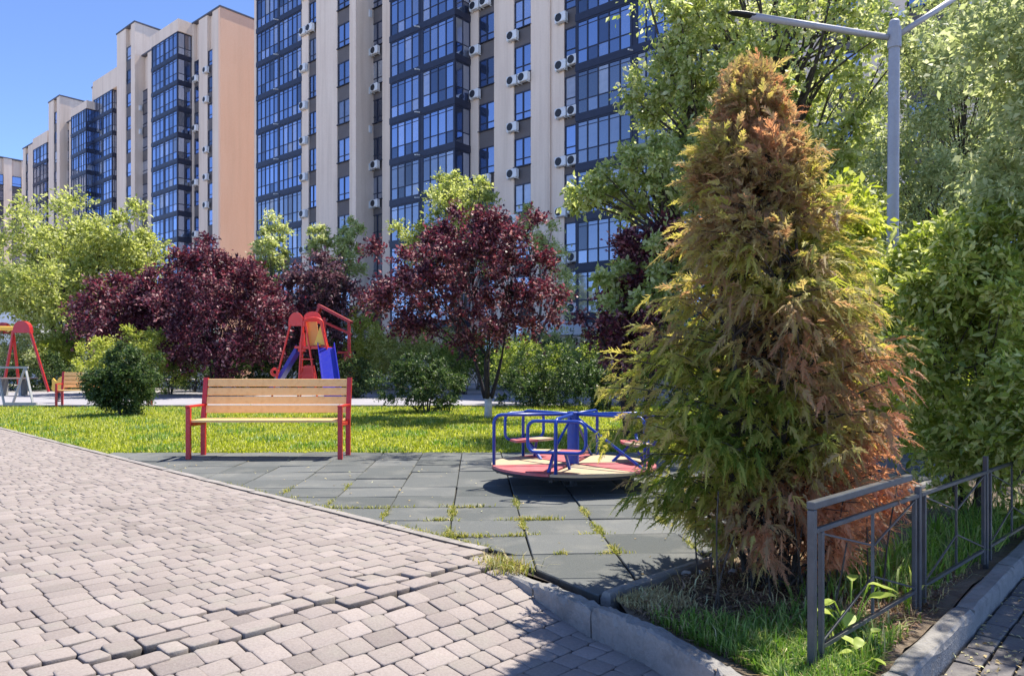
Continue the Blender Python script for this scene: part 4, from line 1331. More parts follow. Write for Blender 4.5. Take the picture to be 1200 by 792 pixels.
def make_plant(name, label, cat, loc, parts, leaf, bark, seed, group=None, trunk=None, stems=1, fork=1.2, tr=0.08,
               n_tw=14, n_lf=12, Ln=0.06, asp=0.5, up=0.25, droop=0.15, crown_name='crown', trunk_name='trunk', clr=(0.8,1.25),
               lean=(0,0), limb_r=0.3, base_mat=None, spread=1.0):
    """parts: list of (centre, radii, n clumps, clump radius, shell)"""
    n_tw = int(n_tw*DENS); g = np.random.default_rng(seed); q = random.Random(seed)
    t = thing(name, label, cat, loc, 0, group)
    m = MB()
    CV = []; CQ = []; off = 0
    allc = []
    for (cen, rad, n, cr, shell) in parts:
        cen = np.array(cen, dtype=float)
        cs = crown_clumps(g, cen, rad, n, shell)
        rs = cr*g.uniform(clr[0], clr[1], len(cs))
        V, Q = clump_cloud(g, cs, rs, cen - np.array([0,0,rad[2]*0.35]), n_tw, n_lf, Ln, asp, up, droop, spread)
        V = V[: len(V)]
        CV.append(V); CQ.append(Q+off); off += len(V)
        allc += [Vector(c) for c in cs]
    V = np.concatenate(CV); Q = np.concatenate(CQ)
    low = V.reshape(-1,4,3)[:, :, 2].min(axis=1) > 0.01
    Q = Q[low]
    used = np.zeros(len(V), dtype=bool); used[Q.ravel()] = True
    remap = np.cumsum(used)-1
    V = V[used]; Q = remap[Q]
    # limbs
    heads = []
    if trunk is not None or stems:
        for s in range(stems):
            if stems == 1:
                p0 = Vector((0,0,-0.1)); p1 = Vector((lean[0], lean[1], fork))
            else:
                an = 2*PI*s/stems + q.uniform(-.3,.3)
                p0 = Vector((math.cos(an)*tr*0.8, math.sin(an)*tr*0.8, -0.1 if trunk is None else trunk))
                p1 = Vector((math.cos(an)*fork*limb_r, math.sin(an)*fork*limb_r, fork + (trunk or 0)))
            pts = bez(p0, p1, (q.uniform(-.05,.05)*fork, q.uniform(-.05,.05)*fork, 0))
            k = len(pts)
            r0 = tr if stems == 1 else tr*0.55
            m.tube(pts, [r0*(1-0.35*i/(k-1)) for i in range(k)], 8 if tr > .05 else 6)
            heads.append((p1, r0*0.65))
        # main limbs towards groups of clumps
        left = allc[:]
        q.shuffle(left)
        n_main = max(3, min(9, len(left)//5))
        seeds = left[:n_main]
        groups = {i: [] for i in range(n_main)}
        for c in allc:
            i = min(range(n_main), key=lambda i: (c-seeds[i]).length); groups[i].append(c)
        for i, cs in groups.items():
            if not cs: continue
            cen = sum(cs, Vector())/len(cs)
            h, hr = min(heads, key=lambda h: (h[0].xy-cen.xy).length)
            e = h.lerp(cen, 0.75)
            D = (e-h).length
            pts = bez(h, e, (q.uniform(-.1,.1)*D, q.uniform(-.1,.1)*D, 0.08*D))
            m.tube(pts, [hr*(0.85-0.55*k/5) for k in range(6)], 6)
            for c in cs:
                s = pts[q.choice([3,4,5])]
                D = (c-s).length
                pp = bez(s, c, (q.uniform(-.12,.12)*D, q.uniform(-.12,.12)*D, 0.1*D), 4)
                m.tube(pp, [hr*(0.32-0.06*k) for k in range(5)], 5)
    if trunk is not None and stems > 1:
        tm = MB(); tm.tube([(0,0,-0.1),(0.005,0,trunk*0.5),(0,0.005,trunk+0.03)], [tr*1.15, tr, tr*0.95], 10)
        for s in range(stems):
            an = 2*PI*s/stems
        tm.build(trunk_name, base_mat or bark, t, smooth=True)
        m.build('limbs', bark, t, smooth=True)
    else:
        m.build(trunk_name, bark, t, smooth=True)
    link(crown_name, quads_mesh(crown_name, V, Q, leaf), t)
    return t

# ---- the red-leaved plum in the middle
tp = gp(572, 489)
def rel(px, py, base, dy=0.0):
    v = at(px, py, base.y+dy); return (v.x-base.x, v.y-base.y, v.z)
s_ = tp.y/F
make_plant('plum_tree', 'dark red plum tree with a whitewashed forked trunk on the grass behind the merry-go-round', 'tree', tp,
    [(rel(552,335,tp), (105*s_,1.7,72*s_), 62, 0.42, 0.25), (rel(565,282,tp), (52*s_,0.9,34*s_), 14, 0.36, 0.2), (rel(480,345,tp), (40*s_,0.8,40*s_), 10, 0.36, 0.2), (rel(628,330,tp),(38*s_,0.8,48*s_),10,0.36,0.2)],
    L_plum, M_plumbark, 21, None, trunk=0.42, stems=4, fork=0.85, tr=0.085, n_tw=15, n_lf=13, Ln=0.085, asp=0.6, up=0.45, base_mat=M_whitewash, limb_r=0.35)

# ---- plums at the left
PL = 'purple-leaved plum trees'
def plum(px, py_base, Y, label, parts, seed, leaf=L_plum, n_tw=12, **kw):
    b = at(px, 430, Y); b.z = 0
    s = Y/F
    pr = [(rel(a, c, b, dy), (rx*s, ry, rz*s), n, cr, sh) for (a, c, rx, ry, rz, n, cr, sh, dy) in parts]
    return make_plant('plum_tree', label, 'tree', b, pr, leaf, M_plumbark, seed, PL, stems=3, fork=1.0, tr=0.12, n_tw=n_tw, n_lf=11, up=0.4, **kw)
plum(255, 0, 29, 'broad dark red plum tree behind the left half of the near bench', [(262,370,70,2.4,64,100,0.7,0.3,0),(247,316,34,1.2,24,16,0.55,0.2,0)], 31, Ln=0.14, asp=0.6, n_tw=16)
plum(150, 0, 31, 'wide purple plum tree low over the hedge, left of the broad red one', [(155,374,50,2.0,44,68,0.7,0.3,0),(195,358,40,1.6,44,26,.65,.3,0)], 32, Ln=0.15, asp=0.6, n_tw=15)
plum(372, 0, 33, 'dull purple plum tree behind the red climbing tower', [(372,358,40,1.8,54,56,0.7,0.3,0)], 33, L_dullplum, Ln=0.15, asp=0.6, n_tw=14)
plum(742, 0, 11.6, 'dark plum tree squeezed between the entrance canopy and the brown conifer', [(738,388,46,0.8,42,34,0.32,0.25,0),(765,285,34,.5,24,14,0.26,0.2,0),(745,330,30,.5,40,14,.28,.2,.2)], 34, Ln=0.075, asp=0.6)

# ---- green trees behind
def gtree(px, Y, label, parts, seed, leaf, Ln=0.2, group=None, n_tw=13, n_lf=11, fork=2.0, tr=0.15, stems=1, name='tree', **kw):
    b = at(px, 430, Y); b.z = -0.02
    s = Y/F
    pr = [(rel(a, c, b, dy), (rx*s, ry, rz*s), n, cr, sh) for (a, c, rx, ry, rz, n, cr, sh, dy) in parts]
    return make_plant(name, label, 'tree', b, pr, leaf, M_bark, seed, group, stems=stems, fork=fork, tr=tr, n_tw=n_tw, n_lf=n_lf, Ln=Ln, **kw)
gtree(80, 40, 'large light green linden at the left, taller than the purple plums beside it',
      [(88,325,82,4.0,70,80,1.15,0.3,0),(145,285,40,2.5,35,18,1.0,0.2,0),(35,350,42,2.5,48,20,1.0,0.2,0)], 41, L_linden, 0.22, name='linden_tree', n_tw=18)
gtree(318, 37, 'slim pale green tree in front of the orange end wall', [(317,300,15,0.9,52,26,0.5,0.1,0)], 42, L_poplar, 0.17, 'pale trees in front of the tallest block', name='young_tree', up=0.6)
gtree(392, 36.5, 'pale green forked tree before the tallest block, between purple plum and red plum', [(380,310,12,0.8,46,16,0.45,0.1,0),(407,298,12,0.8,46,16,0.45,0.1,0)], 43, L_poplar, 0.17, 'pale trees in front of the tallest block', name='young_tree', up=0.6)
gtree(540, 30, 'bright green maple rising above the crown of the middle red plum', [(528,262,36,1.5,50,24,0.62,0.15,0),(560,240,20,1,28,9,0.55,0.1,0),(522,222,12,.8,18,6,.5,.1,0),(492,285,26,1.2,22,9,.55,.1,0)], 44, L_linden, 0.15, name='maple_tree')
gtree(628, 30, 'thin pale sapling at the right shoulder of the middle red plum', [(625,262,16,.8,34,10,0.5,0.1,0),(650,320,18,.8,60,14,.55,.1,0)], 45, L_poplar, 0.12, name='young_tree', up=0.5)

# ---- big maple behind the conifer
gtree(905, 12.5, 'big light green maple spreading behind the browning conifer up out of the frame',
      [(915,95,132,2.2,135,92,0.48,0.3,0),(800,90,46,1.2,100,30,0.36,0.2,0),(742,205,52,1.0,26,15,0.28,0.2,-.5),(752,325,40,0.6,46,16,0.28,0.2,-1.2),(693,228,26,0.5,9,5,.25,.1,-.3),(820,270,78,1.4,110,40,0.5,0.25,0),(985,265,70,1.6,110,44,0.6,.25,0),(960,390,90,1.5,60,26,.6,.3,0),(900,-60,150,2.2,70,34,.7,.3,0)],
      51, L_maple, 0.10, name='maple_tree', n_tw=12, n_lf=12, clr=(0.6,1.4), fork=1.8, tr=0.16, asp=0.62)
# ---- grey-green tree at the right
gtree(1165, 10, 'grey-green small-leaved tree at the right edge behind the lamp post',
      [(1150,150,100,1.6,150,90,0.5,0.25,0),(1190,40,90,1.3,90,34,0.5,.25,0),(1085,215,40,1.0,80,22,0.42,.2,0),(1130,300,110,1.4,60,30,.5,.3,0),(1240,60,40,.6,60,20,.4,.2,-5.0),(1250,190,40,.6,60,18,.4,.2,-5.0),(1215,110,40,.6,60,14,.4,.2,-4.2)],
      52, L_olive, 0.062, name='tree', n_tw=14, n_lf=14, clr=(0.6,1.4), fork=1.4, tr=0.08, stems=3, asp=0.5, up=0.4)
# ---- lime shrub behind the lamp post
def shrub(px, Y, label, parts, seed, leaf, Ln, group=None, name='shrub', n_tw=13, n_lf=11, z0=-0.02, cat='bush', **kw):
    b = at(px, 430, Y); b.z = z0
    s = Y/F
    pr = []
    for (a, c, rx, ry, rz, n, cr, sh, *dy_) in parts:
        v = rel(a, c, b, dy_[0] if dy_ else 0.0); pr.append(((v[0], v[1], v[2]-z0), (rx*s, ry, rz*s), n, cr, sh))
    return make_plant(name, label, cat, b, pr, leaf, M_bark, seed, group, stems=kw.pop('stems',4), fork=kw.pop('fork',0.35), tr=kw.pop('tr',0.05), n_tw=n_tw, n_lf=n_lf, Ln=Ln, crown_name='foliage', trunk_name='stems', **kw)
shrub(1010, 7.2, 'lime green young bush between the conifer and the lamp post', [(985,312,40,0.55,88,34,0.3,0.2),(1020,410,70,.7,80,34,.34,.2)], 53, L_lime, 0.085, n_tw=16, asp=0.5, name='tall_bush')
shrub(1135, 5.4, 'dense fresh green bush with pointed leaves over the right end of the railing', [(1138,395,96,0.75,145,62,0.24,0.25),(1165,510,72,.6,70,22,.22,.3),(1095,330,60,.6,66,20,.21,.2),(1190,300,60,.6,70,22,.25,.2),(1235,330,70,.8,60,26,.25,.2),(1175,495,40,.3,36,14,.19,.2,-.6),(1230,480,40,.3,50,14,.2,.2,-.9)], 54, L_big, 0.066, name='tall_bush', n_tw=16, clr=(0.6,1.4), n_lf=11, asp=0.42, up=0.1, droop=0.3, fork=.5)
# ---- bushes along the path
HB_ = 'bushes along the asphalt path'
def B(*a, **k): return shrub(*a, group=HB_, **k)
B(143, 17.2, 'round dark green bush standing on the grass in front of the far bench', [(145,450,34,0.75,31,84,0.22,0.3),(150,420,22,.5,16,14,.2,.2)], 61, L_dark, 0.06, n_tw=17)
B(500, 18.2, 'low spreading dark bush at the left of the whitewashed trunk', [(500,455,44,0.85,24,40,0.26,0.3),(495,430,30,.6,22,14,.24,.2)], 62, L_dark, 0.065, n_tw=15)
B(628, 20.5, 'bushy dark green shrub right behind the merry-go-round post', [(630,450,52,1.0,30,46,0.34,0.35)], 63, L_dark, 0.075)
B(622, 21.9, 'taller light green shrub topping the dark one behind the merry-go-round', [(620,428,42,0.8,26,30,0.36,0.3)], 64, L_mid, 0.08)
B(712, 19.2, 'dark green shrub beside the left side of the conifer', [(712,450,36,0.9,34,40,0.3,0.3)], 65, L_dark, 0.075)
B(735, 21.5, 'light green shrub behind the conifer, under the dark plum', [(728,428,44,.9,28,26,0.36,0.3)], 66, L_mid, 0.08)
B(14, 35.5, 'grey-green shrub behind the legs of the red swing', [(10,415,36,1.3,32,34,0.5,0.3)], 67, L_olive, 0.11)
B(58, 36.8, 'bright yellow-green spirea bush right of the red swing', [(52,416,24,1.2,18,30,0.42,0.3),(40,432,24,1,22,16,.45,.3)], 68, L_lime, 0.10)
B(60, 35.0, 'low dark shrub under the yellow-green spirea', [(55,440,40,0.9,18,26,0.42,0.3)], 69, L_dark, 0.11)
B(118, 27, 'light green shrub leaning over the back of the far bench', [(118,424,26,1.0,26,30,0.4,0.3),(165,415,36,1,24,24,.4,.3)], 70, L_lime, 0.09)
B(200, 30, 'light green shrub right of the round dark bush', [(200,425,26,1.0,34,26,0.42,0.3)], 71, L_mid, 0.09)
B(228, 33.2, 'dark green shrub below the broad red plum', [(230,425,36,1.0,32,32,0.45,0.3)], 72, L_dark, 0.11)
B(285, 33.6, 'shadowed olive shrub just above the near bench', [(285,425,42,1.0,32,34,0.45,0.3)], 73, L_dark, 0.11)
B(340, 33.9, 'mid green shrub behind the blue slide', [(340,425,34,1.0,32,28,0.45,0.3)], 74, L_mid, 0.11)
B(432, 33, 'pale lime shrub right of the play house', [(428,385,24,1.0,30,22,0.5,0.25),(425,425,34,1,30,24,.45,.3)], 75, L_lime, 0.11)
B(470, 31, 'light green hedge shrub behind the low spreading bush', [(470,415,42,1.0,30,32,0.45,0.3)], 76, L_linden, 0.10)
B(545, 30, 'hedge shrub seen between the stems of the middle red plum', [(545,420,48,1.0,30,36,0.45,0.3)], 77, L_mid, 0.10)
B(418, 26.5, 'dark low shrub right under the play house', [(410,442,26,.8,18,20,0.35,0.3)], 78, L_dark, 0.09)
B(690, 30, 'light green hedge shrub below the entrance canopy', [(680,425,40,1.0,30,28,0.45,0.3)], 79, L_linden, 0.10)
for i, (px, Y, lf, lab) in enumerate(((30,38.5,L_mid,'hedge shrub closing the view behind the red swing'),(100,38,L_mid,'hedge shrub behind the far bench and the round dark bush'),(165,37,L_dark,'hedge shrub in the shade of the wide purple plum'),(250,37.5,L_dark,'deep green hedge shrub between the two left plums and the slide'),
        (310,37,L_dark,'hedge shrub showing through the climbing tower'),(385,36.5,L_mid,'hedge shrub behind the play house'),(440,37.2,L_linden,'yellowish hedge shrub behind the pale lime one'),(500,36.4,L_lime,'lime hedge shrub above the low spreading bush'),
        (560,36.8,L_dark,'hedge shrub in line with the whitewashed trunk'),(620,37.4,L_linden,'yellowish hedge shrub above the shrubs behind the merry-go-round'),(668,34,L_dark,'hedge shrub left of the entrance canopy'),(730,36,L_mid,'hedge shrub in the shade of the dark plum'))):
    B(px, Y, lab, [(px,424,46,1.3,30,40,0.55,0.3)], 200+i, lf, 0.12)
# deeper rows that close the view under the crowns
B(800, 22, 'green shrub deep behind the conifer', [(810,420,70,1.4,50,50,0.5,0.3)], 80, L_mid, 0.10)
B(930, 17, 'leafy shrub behind the conifer and the lime bush', [(930,420,90,1.4,60,60,0.45,0.3)], 81, L_mid, 0.09)
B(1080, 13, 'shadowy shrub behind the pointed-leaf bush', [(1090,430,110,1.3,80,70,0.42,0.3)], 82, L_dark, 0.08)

# a tree on the far side of the side path, just beyond the right edge of the view: its shade lies on the path
make_plant('tree', 'leafy tree beyond the right edge of the side path, shading it', 'tree', (5.6, 5.0, -0.1),
    [((-1.35,-0.55,4.6),(1.0,1.1,0.75),40,0.42,0.3)], L_olive, M_bark, 400, stems=1, fork=2.6, tr=0.09, n_tw=8, n_lf=11, Ln=0.075)
# ------------------------------------------------------------------ the browning thuja
def make_thuja():
    base = Vector((1.33, 3.80, 0)); Yt = 3.80
    t = thing('thuja', 'tall ragged thuja with olive, brown and rust-red dying sprays in the foreground bed', 'conifer', base)
    g = np.random.default_rng(99); q = random.Random(99)
    sc = Yt/F
    # silhouette read from the photograph: row -> left, right
    prof = [(78,868,892),(110,842,915),(150,820,940),(200,812,965),(250,808,985),(300,790,1020),(350,772,1045),(400,760,1062),(450,748,1065),(500,742,1072),(550,752,1072),(600,775,1062),(640,800,1050),(672,850,1040)]
    zs = np.array([EYE-(p[0]-HZ)*sc for p in prof])[::-1]
    lf = np.array([(p[1]-600)*sc for p in prof])[::-1] - base.x
    rt = np.array([(p[2]-600)*sc for p in prof])[::-1] - base.x
    def lim(z): return np.interp(z, zs, lf), np.interp(z, zs, rt)
    # several leaning stems
    m = MB(); tops = []
    for i in range(7):
        an = 2*PI*i/7 + q.uniform(-.3,.3)
        zt = q.uniform(1.5, 2.5) if i else 2.66
        l, r = lim(zt); cxm = (l+r)/2
        e = Vector((cxm + (r-l)*0.28*math.cos(an), 0.25*math.sin(an)*(r-l), zt)) if i else Vector((-0.07, 0, 2.62))
        b = Vector((0.12*math.cos(an), 0.12*math.sin(an), -0.05))
        pts = bez(b, e, (0.12*math.cos(an), 0.12*math.sin(an), 0), 8)
        m.tube(pts, [0.014*(1-0.07*k) for k in range(9)], 7)
        tops.append(pts)
    # thin bare shoots near the ground
    for i in range(26):
        an = q.uniform(0, 2*PI); rr0 = q.uniform(0.08, 0.5)
        p = Vector((rr0*math.cos(an), rr0*math.sin(an)-0.15, -0.03)); e = p + Vector((q.uniform(-.1,.1), q.uniform(-.1,.05), q.uniform(.35,.6)))
        m.tube(bez(p, e, (q.uniform(-.03,.03),q.uniform(-.03,.03),0), 4), [0.005,0.005,0.004,0.004,0.003], 5)
    # boughs: from a stem outwards; sprays sit along them
    NB = 680
    SP = []; SD = []; SZ = []; SS = []
    for i in range(NB):
        z = 0.27 + 2.36*(q.random()**1.08)
        l, r = lim(z); mid = (l+r)/2; hw = (r-l)/2
        az = q.uniform(0, 2*PI)
        depth = min(hw, 0.62)
        rad = q.choice([q.uniform(0.35,0.8), q.uniform(0.7,1.14)]) * (1 + 0.20*math.sin(3*az+z*4.5) + 0.15*math.sin(5*az-z*7))
        rad = min(rad, 1.04)
        tip = Vector((mid + (0.86 if math.cos(az) > 0 else (1.22 if z < 1.15 else 1.02))*hw*rad*math.cos(az)*(0.75 if z > 2.25 else 1), 0.92*depth*rad*math.sin(az), z))
        st = tops[i % 7]
        j = min(range(len(st)), key=lambda k: abs(st[k].z-(z-0.25)))
        s0 = st[j]
        D = (tip-s0).length
        pts = bez(s0, tip, (0,0,0.18*D), 6)
        m.tube(pts, [0.007-0.0009*k for k in range(7)], 4, cap=False)
        dirn = (pts[-1]-pts[-3]).normalized()
        ns = 24
        for s in range(ns):
            u = 0.45 + 0.55*(s+q.random())/ns
            k = min(5, int(u*6)); p = pts[k].lerp(pts[k+1], u*6-k)
            SP.append(p + Vector((q.gauss(0,.03), q.gauss(0,.03), q.gauss(0,.03))))
            dd = (pts[k+1]-pts[k]).normalized()
            side = Vector((-dd.y, dd.x, 0))
            drp = q.uniform(-1.2, 0.25) if z < 1.7 else q.uniform(-0.7, 0.6)
            SD.append((dd*0.8 + side*q.gauss(0,.55) + Vector((0,0,drp))).normalized())
            SS.append(q.uniform(0.075, 0.15)*(0.85 if z > 2.2 else 1))
    SP = np.array([tuple(p) for p in SP]); SD = np.array([tuple(d) for d in SD]); SS = np.array(SS)
    n = len(SP)
    # which sprays are dead: whole patches
    x, y, z = SP[:,0], SP[:,1], SP[:,2]
    nz = (np.sin(x*4.2+z*2.3+0.5)+np.sin(y*5.1-z*3.1+x*2+1.7)+np.sin(z*5.7+x*3.3)+0.7*np.sin(x*9+z*8))/3.7
    tint = 0.30 + 0.26*nz + 0.28*np.clip((x+0.05)/0.6, -0.6, 1)*np.clip((1.75-z)/1.1, 0, 1) + 0.16*np.clip((z-1.6)/0.5,0,1)*(np.abs(x+0.10)<0.22) + 0.18*np.clip((0.55-z)/0.5,0,1)
    # patches of rust low on the right and in the middle, green to the left
    for (cx_, cz_, r_, v) in ((0.45,0.80,0.28,0.30),(0.25,0.42,0.28,0.42),(0.3,1.05,0.16,0.25),(0.05,0.95,0.10,0.3),(-0.02,1.22,0.14,0.4),(0.62,0.55,0.2,0.45),(0.0,0.4,.25,.3),(-0.25,0.85,.3,-.3),(-.4,.6,.3,-.25),(-.3,1.4,.25,-.15),(0.2,1.55,.22,-.22),(-0.1,2.1,.25,.2),(0.1,0.8,.2,-.28)):
        tint += v*np.exp(-(((x-cx_)/r_)**2+((z-cz_)/r_)**2))
    nz2 = (np.sin(x*17+z*13)+np.sin(y*19-z*15+1)+np.sin(z*23+x*11+2))/3
    tint = np.clip(0.19 + tint*0.85 + 0.22*nz2 + g.normal(size=n)*0.10, 0.02, 1)
    # each spray: a flat frond of branchlets
    ax = unit(SD); ref = unit(np.cross(ax, g.normal(size=(n,3))*0.5 + np.array([0.0,0.0,0.0]) + np.cross(ax, np.array([[0,0,1.0]])) ))
    sd = unit(np.cross(ax, ref)); nn = np.cross(sd, ax)
    VV = []; TT = []
    NBR = 10
    for b in range(NBR):
        u = 0.12 + 0.8*b/NBR
        for s in (-1, 1):
            ln = SS*(0.27*(1-u)+0.075)*g.uniform(0.8,1.2,n)
            bp = SP + ax*(SS*u)[:,None] - np.array([0,0,1.0])*(SS*0.25*u*u)[:,None]
            bd = unit(ax*0.85 + sd*s*0.6 + nn*g.normal(size=(n,1))*0.5 - np.array([0,0,0.12]))
            bw = ln*0.09 + 0.0011
            o = np.cross(bd, nn)
            VV.append(np.stack([bp, bp+bd*(ln*0.45)[:,None]+o*bw[:,None], bp+bd*ln[:,None], bp+bd*(ln*0.5)[:,None]-o*bw[:,None]], axis=1))
            TT.append(np.repeat(tint[:,None], 4, axis=1))
    bw = SS*0.035+0.002
    VV.append(np.stack([SP, SP+ax*(SS*.5)[:,None]+sd*bw[:,None], SP+ax*(SS*1.08)[:,None]-np.array([0,0,1.0])*(SS*.28)[:,None], SP+ax*(SS*.5)[:,None]-sd*bw[:,None]], axis=1)); TT.append(np.repeat(tint[:,None],4,axis=1))
    V = np.concatenate(VV).reshape(-1,3); T = np.concatenate(TT).ravel()
    Q = np.arange(len(V)).reshape(-1,4)
    m.build('trunk', M_bark, t, smooth=True)
    link('crown', quads_mesh('crown', V, Q, L_thuja, T), t)
make_thuja()

# ------------------------------------------------------------------ grass and small plants
def blades(P, h, wd, g, lean=0.45, seg=2):
    n = len(P)
    az = g.uniform(0, 2*PI, n); d = np.stack([np.cos(az), np.sin(az), np.zeros(n)], 1)
    s = np.stack([-np.sin(az+g.normal(size=n)*.6), np.cos(az+g.normal(size=n)*.6), np.zeros(n)], 1)
    le = g.uniform(0.05, 1, n)*lean
    upv = np.array([0,0,1.0])
    m1 = P + upv*(h*0.55)[:,None] + d*(h*le*0.3)[:,None]
    tp = P + upv*(h*(1-0.35*le))[:,None] + d*(h*le*0.95)[:,None]
    V = np.stack([P - s*(wd*.5)[:,None], P + s*(wd*.5)[:,None], m1 + s*(wd*.42)[:,None], tp, m1 - s*(wd*.42)[:,None]], axis=1)
    # two faces per blade: quad and tip triangle (as a degenerate-free quad pair)
    V = V.reshape(-1,3); b = np.arange(n)*5
    Q = np.stack([b, b+1, b+2, b+4], 1); T3 = np.stack([b+4, b+2, b+3], 1)
    return V, Q, T3
def blade_mesh(name, V, Q, T, mat):
    me = bpy.data.meshes.new(name)
    me.vertices.add(len(V)); me.vertices.foreach_set('co', V.astype(np.float32).ravel())
    li = np.concatenate([Q.ravel(), T.ravel()]).astype(np.int32)
    me.loops.add(len(li)); me.loops.foreach_set('vertex_index', li)
    me.polygons.add(len(Q)+len(T))
    ls = np.concatenate([np.arange(len(Q))*4, len(Q)*4+np.arange(len(T))*3]).astype(np.int32)
    lt = np.concatenate([np.full(len(Q),4), np.full(len(T),3)]).astype(np.int32)
    me.polygons.foreach_set('loop_start', ls); me.polygons.foreach_set('loop_total', lt)
    me.materials.append(mat); me.update(calc_edges=True); me.validate()
    return me
def grass_obj(name, P, hmin, hmax, w0, mat, seed, lean=0.6):
    g = np.random.default_rng(seed)
    n = len(P)
    V, Q, T = blades(P, g.uniform(hmin,hmax,n)*g.uniform(.6,1,n), w0*g.uniform(.6,1.3,n), g, lean)
    return kind(link(name, blade_mesh(name, V, Q, T, mat)), 'stuff')
g = np.random.default_rng(5)
N_ = 190000
Yg = 9.5 + (g.random(N_)**1.5)*11.3
Xg = g.uniform(-1, 1, N_)*0.74*Yg
Xg = np.where(Xg > 7, g.uniform(-7, 7, N_), Xg)
keep = (Xg*E1.x + Yg*E1.y > 3.14 + 0.05*np.sin(Xg*7)) & (Yg > 9.52 + 0.06*np.sin(Xg*5.3)+0.04*np.sin(Xg*17)+0.05*np.sin(Xg*2.1))
# thin and thick patches
dens = 0.6 + 0.4*np.sin(Xg*2.1+np.sin(Yg*1.3))*np.sin(Yg*1.7+0.8*np.sin(Xg*.9))
keep &= g.random(N_) < 0.55+0.45*dens
P = np.stack([Xg, Yg, np.full(N_, -0.02)], 1)[keep]
gr = grass_obj('lawn_grass', P, 0.035, 0.085, 0.014, L_grass, 6, 0.9)
Pt = P[(np.sin(P[:,0]*3.3+1)*np.sin(P[:,1]*2.3+np.sin(P[:,0]*1.1)) > 0.38) & (g.random(len(P)) < 0.45)]
grass_obj('lawn_tufts', Pt + g.normal(size=Pt.shape)*np.array([.02,.02,0]), 0.07, 0.14, 0.016, L_bedgrass, 16, 1.0)
# long grass in the bed, front
def in_bed(n, g, ya=2.2, yb=3.45):
    Y = g.uniform(ya, yb, n); v = (Y-2.0)
    xl = np.interp(Y, [2.0,2.7,3.1,3.45,4.2], [0.98,0.885,0.71,0.53,1.25])
    xr = np.interp(Y, [2.0,2.45,3.5,5.0], [0.95,1.08,2.03,3.4])
    X = xl + (xr-xl)*g.random(n)
    return X, Y
X, Y = in_bed(16000, g, 2.1, 3.3)
k = (g.random(16000) < np.clip(1.35 - (Y-2.6)*1.3 - np.clip((X-1.25),0,1)*1.5, 0.03, 1)) & (X > 0.3)
P = np.stack([X, Y, np.array([bed_z(a,b) for a,b in zip(X,Y)])-0.005], 1)[k]
grass_obj('bed_grass', P, 0.04, 0.13, 0.007, L_bedgrass, 8, 1.1)
X, Y = in_bed(1800, g, 2.4, 4.3)
P = np.stack([X, Y, np.array([bed_z(a,b) for a,b in zip(X,Y)])-0.005], 1)
grass_obj('dry_bed_grass', P, 0.03, 0.14, 0.005, L_dry, 9, 1.6)
# brown litter of dead sprays
n = 26000
X, Y = in_bed(n, g, 2.75, 4.8)
dd = np.hypot(X-1.3, Y-3.6)
kp = g.random(n) < np.clip(1.25-dd*0.9, 0.08, 1)
X, Y = X[kp], Y[kp]
Pl = np.stack([X, Y, np.array([bed_z(a,b) for a,b in zip(X,Y)])+g.uniform(0.0,0.028,len(X))], 1)
axl = g.normal(size=(len(X),3))*np.array([1,1,.3]); nml = g.normal(size=(len(X),3))*.4+np.array([0,0,1])
V, Q = leaf_quads(Pl, axl, nml, g.uniform(.015,.05,len(X)), g.uniform(.003,.011,len(X)))
kind(link('thuja_litter', quads_mesh('thuja_litter', V, Q, L_litter)), 'stuff')
# rank growth under the bush, behind the railing
n = 1600
Y = g.uniform(3.4, 5.6, n); X = np.interp(Y, [3.4,5.6], [1.72,3.95]) + g.uniform(-0.45, 0.12, n)
P = np.stack([X, Y, np.full(n, -0.02)], 1)
grass_obj('rank_grass', P, 0.08, 0.34, 0.010, L_bedgrass, 19, 1.3)
# dead leaves and dirt on the side path
n = 1500
t_ = g.uniform(-0.6, 4.5, n); off_ = 0.11 + np.abs(g.normal(size=n))*0.45
X = r0.x + dr.x*t_ + dn.x*off_; Y = r0.y + dr.y*t_ + dn.y*off_
Pl = np.stack([X, Y, np.full(n, SIDE_Z+0.006)], 1)
V, Q = leaf_quads(Pl, g.normal(size=(n,3))*np.array([1,1,.2]), g.normal(size=(n,3))*.3+np.array([0,0,1]), g.uniform(.008,.035,n), g.uniform(.004,.016,n))
kind(link('path_leaf_litter', quads_mesh('path_leaf_litter', V, Q, L_dry)), 'stuff')
# pale dry turf at the corner of the two kerbs
n = 1500
X = 0.66+g.normal(size=n)*0.10; Y = 3.52+g.normal(size=n)*0.09
k = (X-0.43)*0.704-(Y-3.555)*0.71 > 0.07
k &= (X-0.435)*0.86+(Y-3.40)*0.52 > 0.09
P = np.stack([X,Y,np.full(n,-0.01)],1)[k]
grass_obj('dry_turf', P, 0.02, 0.06, 0.005, L_dry, 10, 1.5)

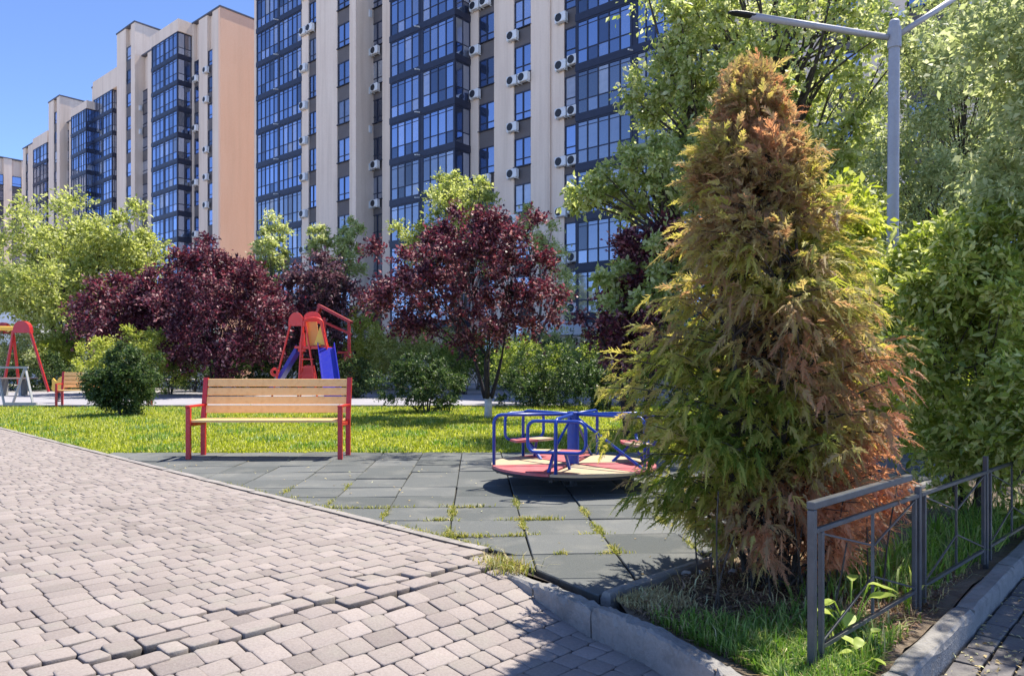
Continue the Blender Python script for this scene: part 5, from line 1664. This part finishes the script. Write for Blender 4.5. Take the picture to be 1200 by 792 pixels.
# weeds in the joints of the tiles
pts = []
def joint_weeds(px, py, spread_along, n, horiz=False):
    p = gp(px, py)
    # snap to the nearest joint line
    v = Vector((p.x, p.y)) - org
    u = v.dot(rd); w_ = v.dot(cd)
    if horiz: w_ = round(w_/0.5)*0.5
    else: u = round(u/0.5)*0.5
    for i in range(n):
        du = rnd.gauss(0, spread_along) if horiz else rnd.gauss(0, .014)
        dw = rnd.gauss(0, .014) if horiz else rnd.gauss(0, spread_along)
        q = org + rd*(u+du) + cd*(w_+dw)
        if toab(q.x, q.y)[1] < 3.12: continue
        pts.append((q.x, q.y, -0.004))
for px, py, sp, n, hz in ((583,590,.10,60,0),(587,615,.08,40,0),(505,600,.12,90,0),(500,628,.08,110,0),(513,615,.05,50,1),(660,600,.09,90,0),(675,622,.10,110,0),(688,645,.06,60,0),(440,603,.10,50,0),(370,590,.10,40,0),
        (740,610,.08,60,0),(545,594,.12,50,1),(610,602,.09,60,1),(640,602,.05,30,1),(535,631,.06,40,1),(655,643,.02,30,1),(700,630,.06,30,1),(610,622,.07,40,1),(395,596,.15,60,1),(340,590,.2,60,1),(300,585,.2,50,1),(460,590,.1,40,1),(560,628,.08,40,1),(725,655,.05,30,1),(660,671,.06,40,1),(420,570,.1,30,0),(330,575,.1,30,0),(765,640,.08,40,0)):
    joint_weeds(px, py, sp, int(n*2.2), bool(hz))
P = np.array(pts)
grass_obj('joint_weeds', P, 0.014, 0.055, 0.007, L_weed, 12, 1.6)
# weeds between path edge and tiles
pts = []
for i in range(900):
    a_ = -3.2 - abs(rnd.gauss(0, 1.9)); 
    if rnd.random() < 0.5+0.5*math.sin(a_*3.1)*math.sin(a_*1.3+1):
        p = ab(a_, 3.105+abs(rnd.gauss(0,.018)), -0.01); pts.append(tuple(p))
grass_obj('edge_weeds', np.array(pts), 0.02, 0.06, 0.006, L_weed, 13, 1.4)
# tuft at the start of the exposed kerb
t = thing('weed_tuft', 'ragged yellow-green weed tuft where the exposed kerb begins beside the heaved paving', 'weed', tuple(gp(592, 664)))
bp = gp(592,664)
n = 420; g2 = np.random.default_rng(17)
X = g2.normal(size=n)*0.055; Y = g2.normal(size=n)*0.075
P = np.stack([X - Y*0.5, Y, np.full(n,-0.01)],1)
V, Q, T = blades(P[:260], g2.uniform(.03,.10,260), 0.006*g2.uniform(.6,1.4,260), g2, 1.3); link('blades', blade_mesh('blades', V, Q, T, L_weed), t)
V, Q, T = blades(P[260:], g2.uniform(.03,.12,n-260), 0.004*g2.uniform(.6,1.4,n-260), g2, 1.6); link('dry_stalks', blade_mesh('dry_stalks', V, Q, T, L_dry), t)
n = 420; g3 = np.random.default_rng(77)
X = g3.uniform(-4.5, 3.0, n); Y = g3.uniform(3.0, 9.4, n)
kp = (X*E1.x+Y*E1.y > 3.2) & ((X-0.43)*0.704-(Y-3.555)*0.71 < -0.02)
X, Y = X[kp], Y[kp]
Pl = np.stack([X, Y, np.full(len(X), 0.006)], 1)
V, Q = leaf_quads(Pl, g3.normal(size=(len(X),3))*np.array([1,1,.15]), g3.normal(size=(len(X),3))*.25+np.array([0,0,1]), g3.uniform(.012,.04,len(X)), g3.uniform(.006,.02,len(X)))
kind(link('fallen_leaves', quads_mesh('fallen_leaves', V, Q, L_dry)), 'stuff')
# burdock-like plant by the fence
def leaf_blade(Ln, Wd, q):
    m = MB(); n = 6
    for i in range(n+1):
        u = i/n; wv = Wd*math.sin(PI*min(1,(u*0.92+0.06)))**0.8*(1-0.35*u); z = -0.25*Ln*u*u + 0.03*Ln*math.sin(u*9)
        m.v += [(-wv/2, Ln*u, z+wv*0.12), (0, Ln*u, z), (wv/2, Ln*u, z+wv*0.12)]
    for i in range(n):
        for k in range(2):
            a = i*3+k; m.f.append((a, a+1, a+4, a+3))
    return m
L_bur = leaf_mat('burdock_leaf', [(0.0,(0.20,0.26,0.04)),(1.0,(0.30,0.34,0.07))], 0.4)
for (x, y, label, nl, sd, sc) in ((1.36,2.98,'broad yellow-green leafed weed inside the near end of the railing',7,1,1.0),(1.30,2.74,'small leafy weed at the foot of the nearest railing post',6,2,.6)):
    t = thing('broadleaf_weed', label, 'weed', (x, y, bed_z(x,y)))
    q = random.Random(sd)
    for i in range(nl):
        an = 2*PI*i/nl + q.uniform(-.4,.4); h = q.uniform(.10,.26)*sc
        tip = Vector((0.07*math.cos(an)*sc, 0.07*math.sin(an)*sc, h))
        st = MB(); st.tube(bez((0,0,-.01), tip, (0,0,.03), 4), 0.003, 5); so_ = st.build('leaf_stalk', L_bur, t, smooth=True)
        lv = leaf_blade(q.uniform(.07,.12)*sc, q.uniform(.055,.085)*sc, q).build('leaf', L_bur, t, smooth=True)
        lv.location = tip; lv.rotation_euler = (q.uniform(-.5,.5), q.uniform(-.4,.4), an-PI/2)
# pale rubble at the foot of the thuja
for i, (px, py) in enumerate(((845,640),(852,655),(838,652),(862,648),(820,668),(872,662),(803,672),(858,668))):
    p = gp(px, py); bm = bmesh.new(); bmesh.ops.create_icosphere(bm, subdivisions=1, radius=0.022+0.014*rnd.random())
    for v in bm.verts: v.co *= rnd.uniform(.75,1.2); v.co.z *= 0.65
    me = bpy.data.meshes.new('rubble_stone'); bm.to_mesh(me); bm.free(); me.materials.append(M_rock)
    o = link('rubble_stone', me, None, (p.x, p.y, bed_z(p.x,p.y)+0.01), rnd.random()*3)
    tag(o, 'small pale rubble stone lying among the brown litter beside the thin kerb', 'stone', 'rubble stones under the thuja')
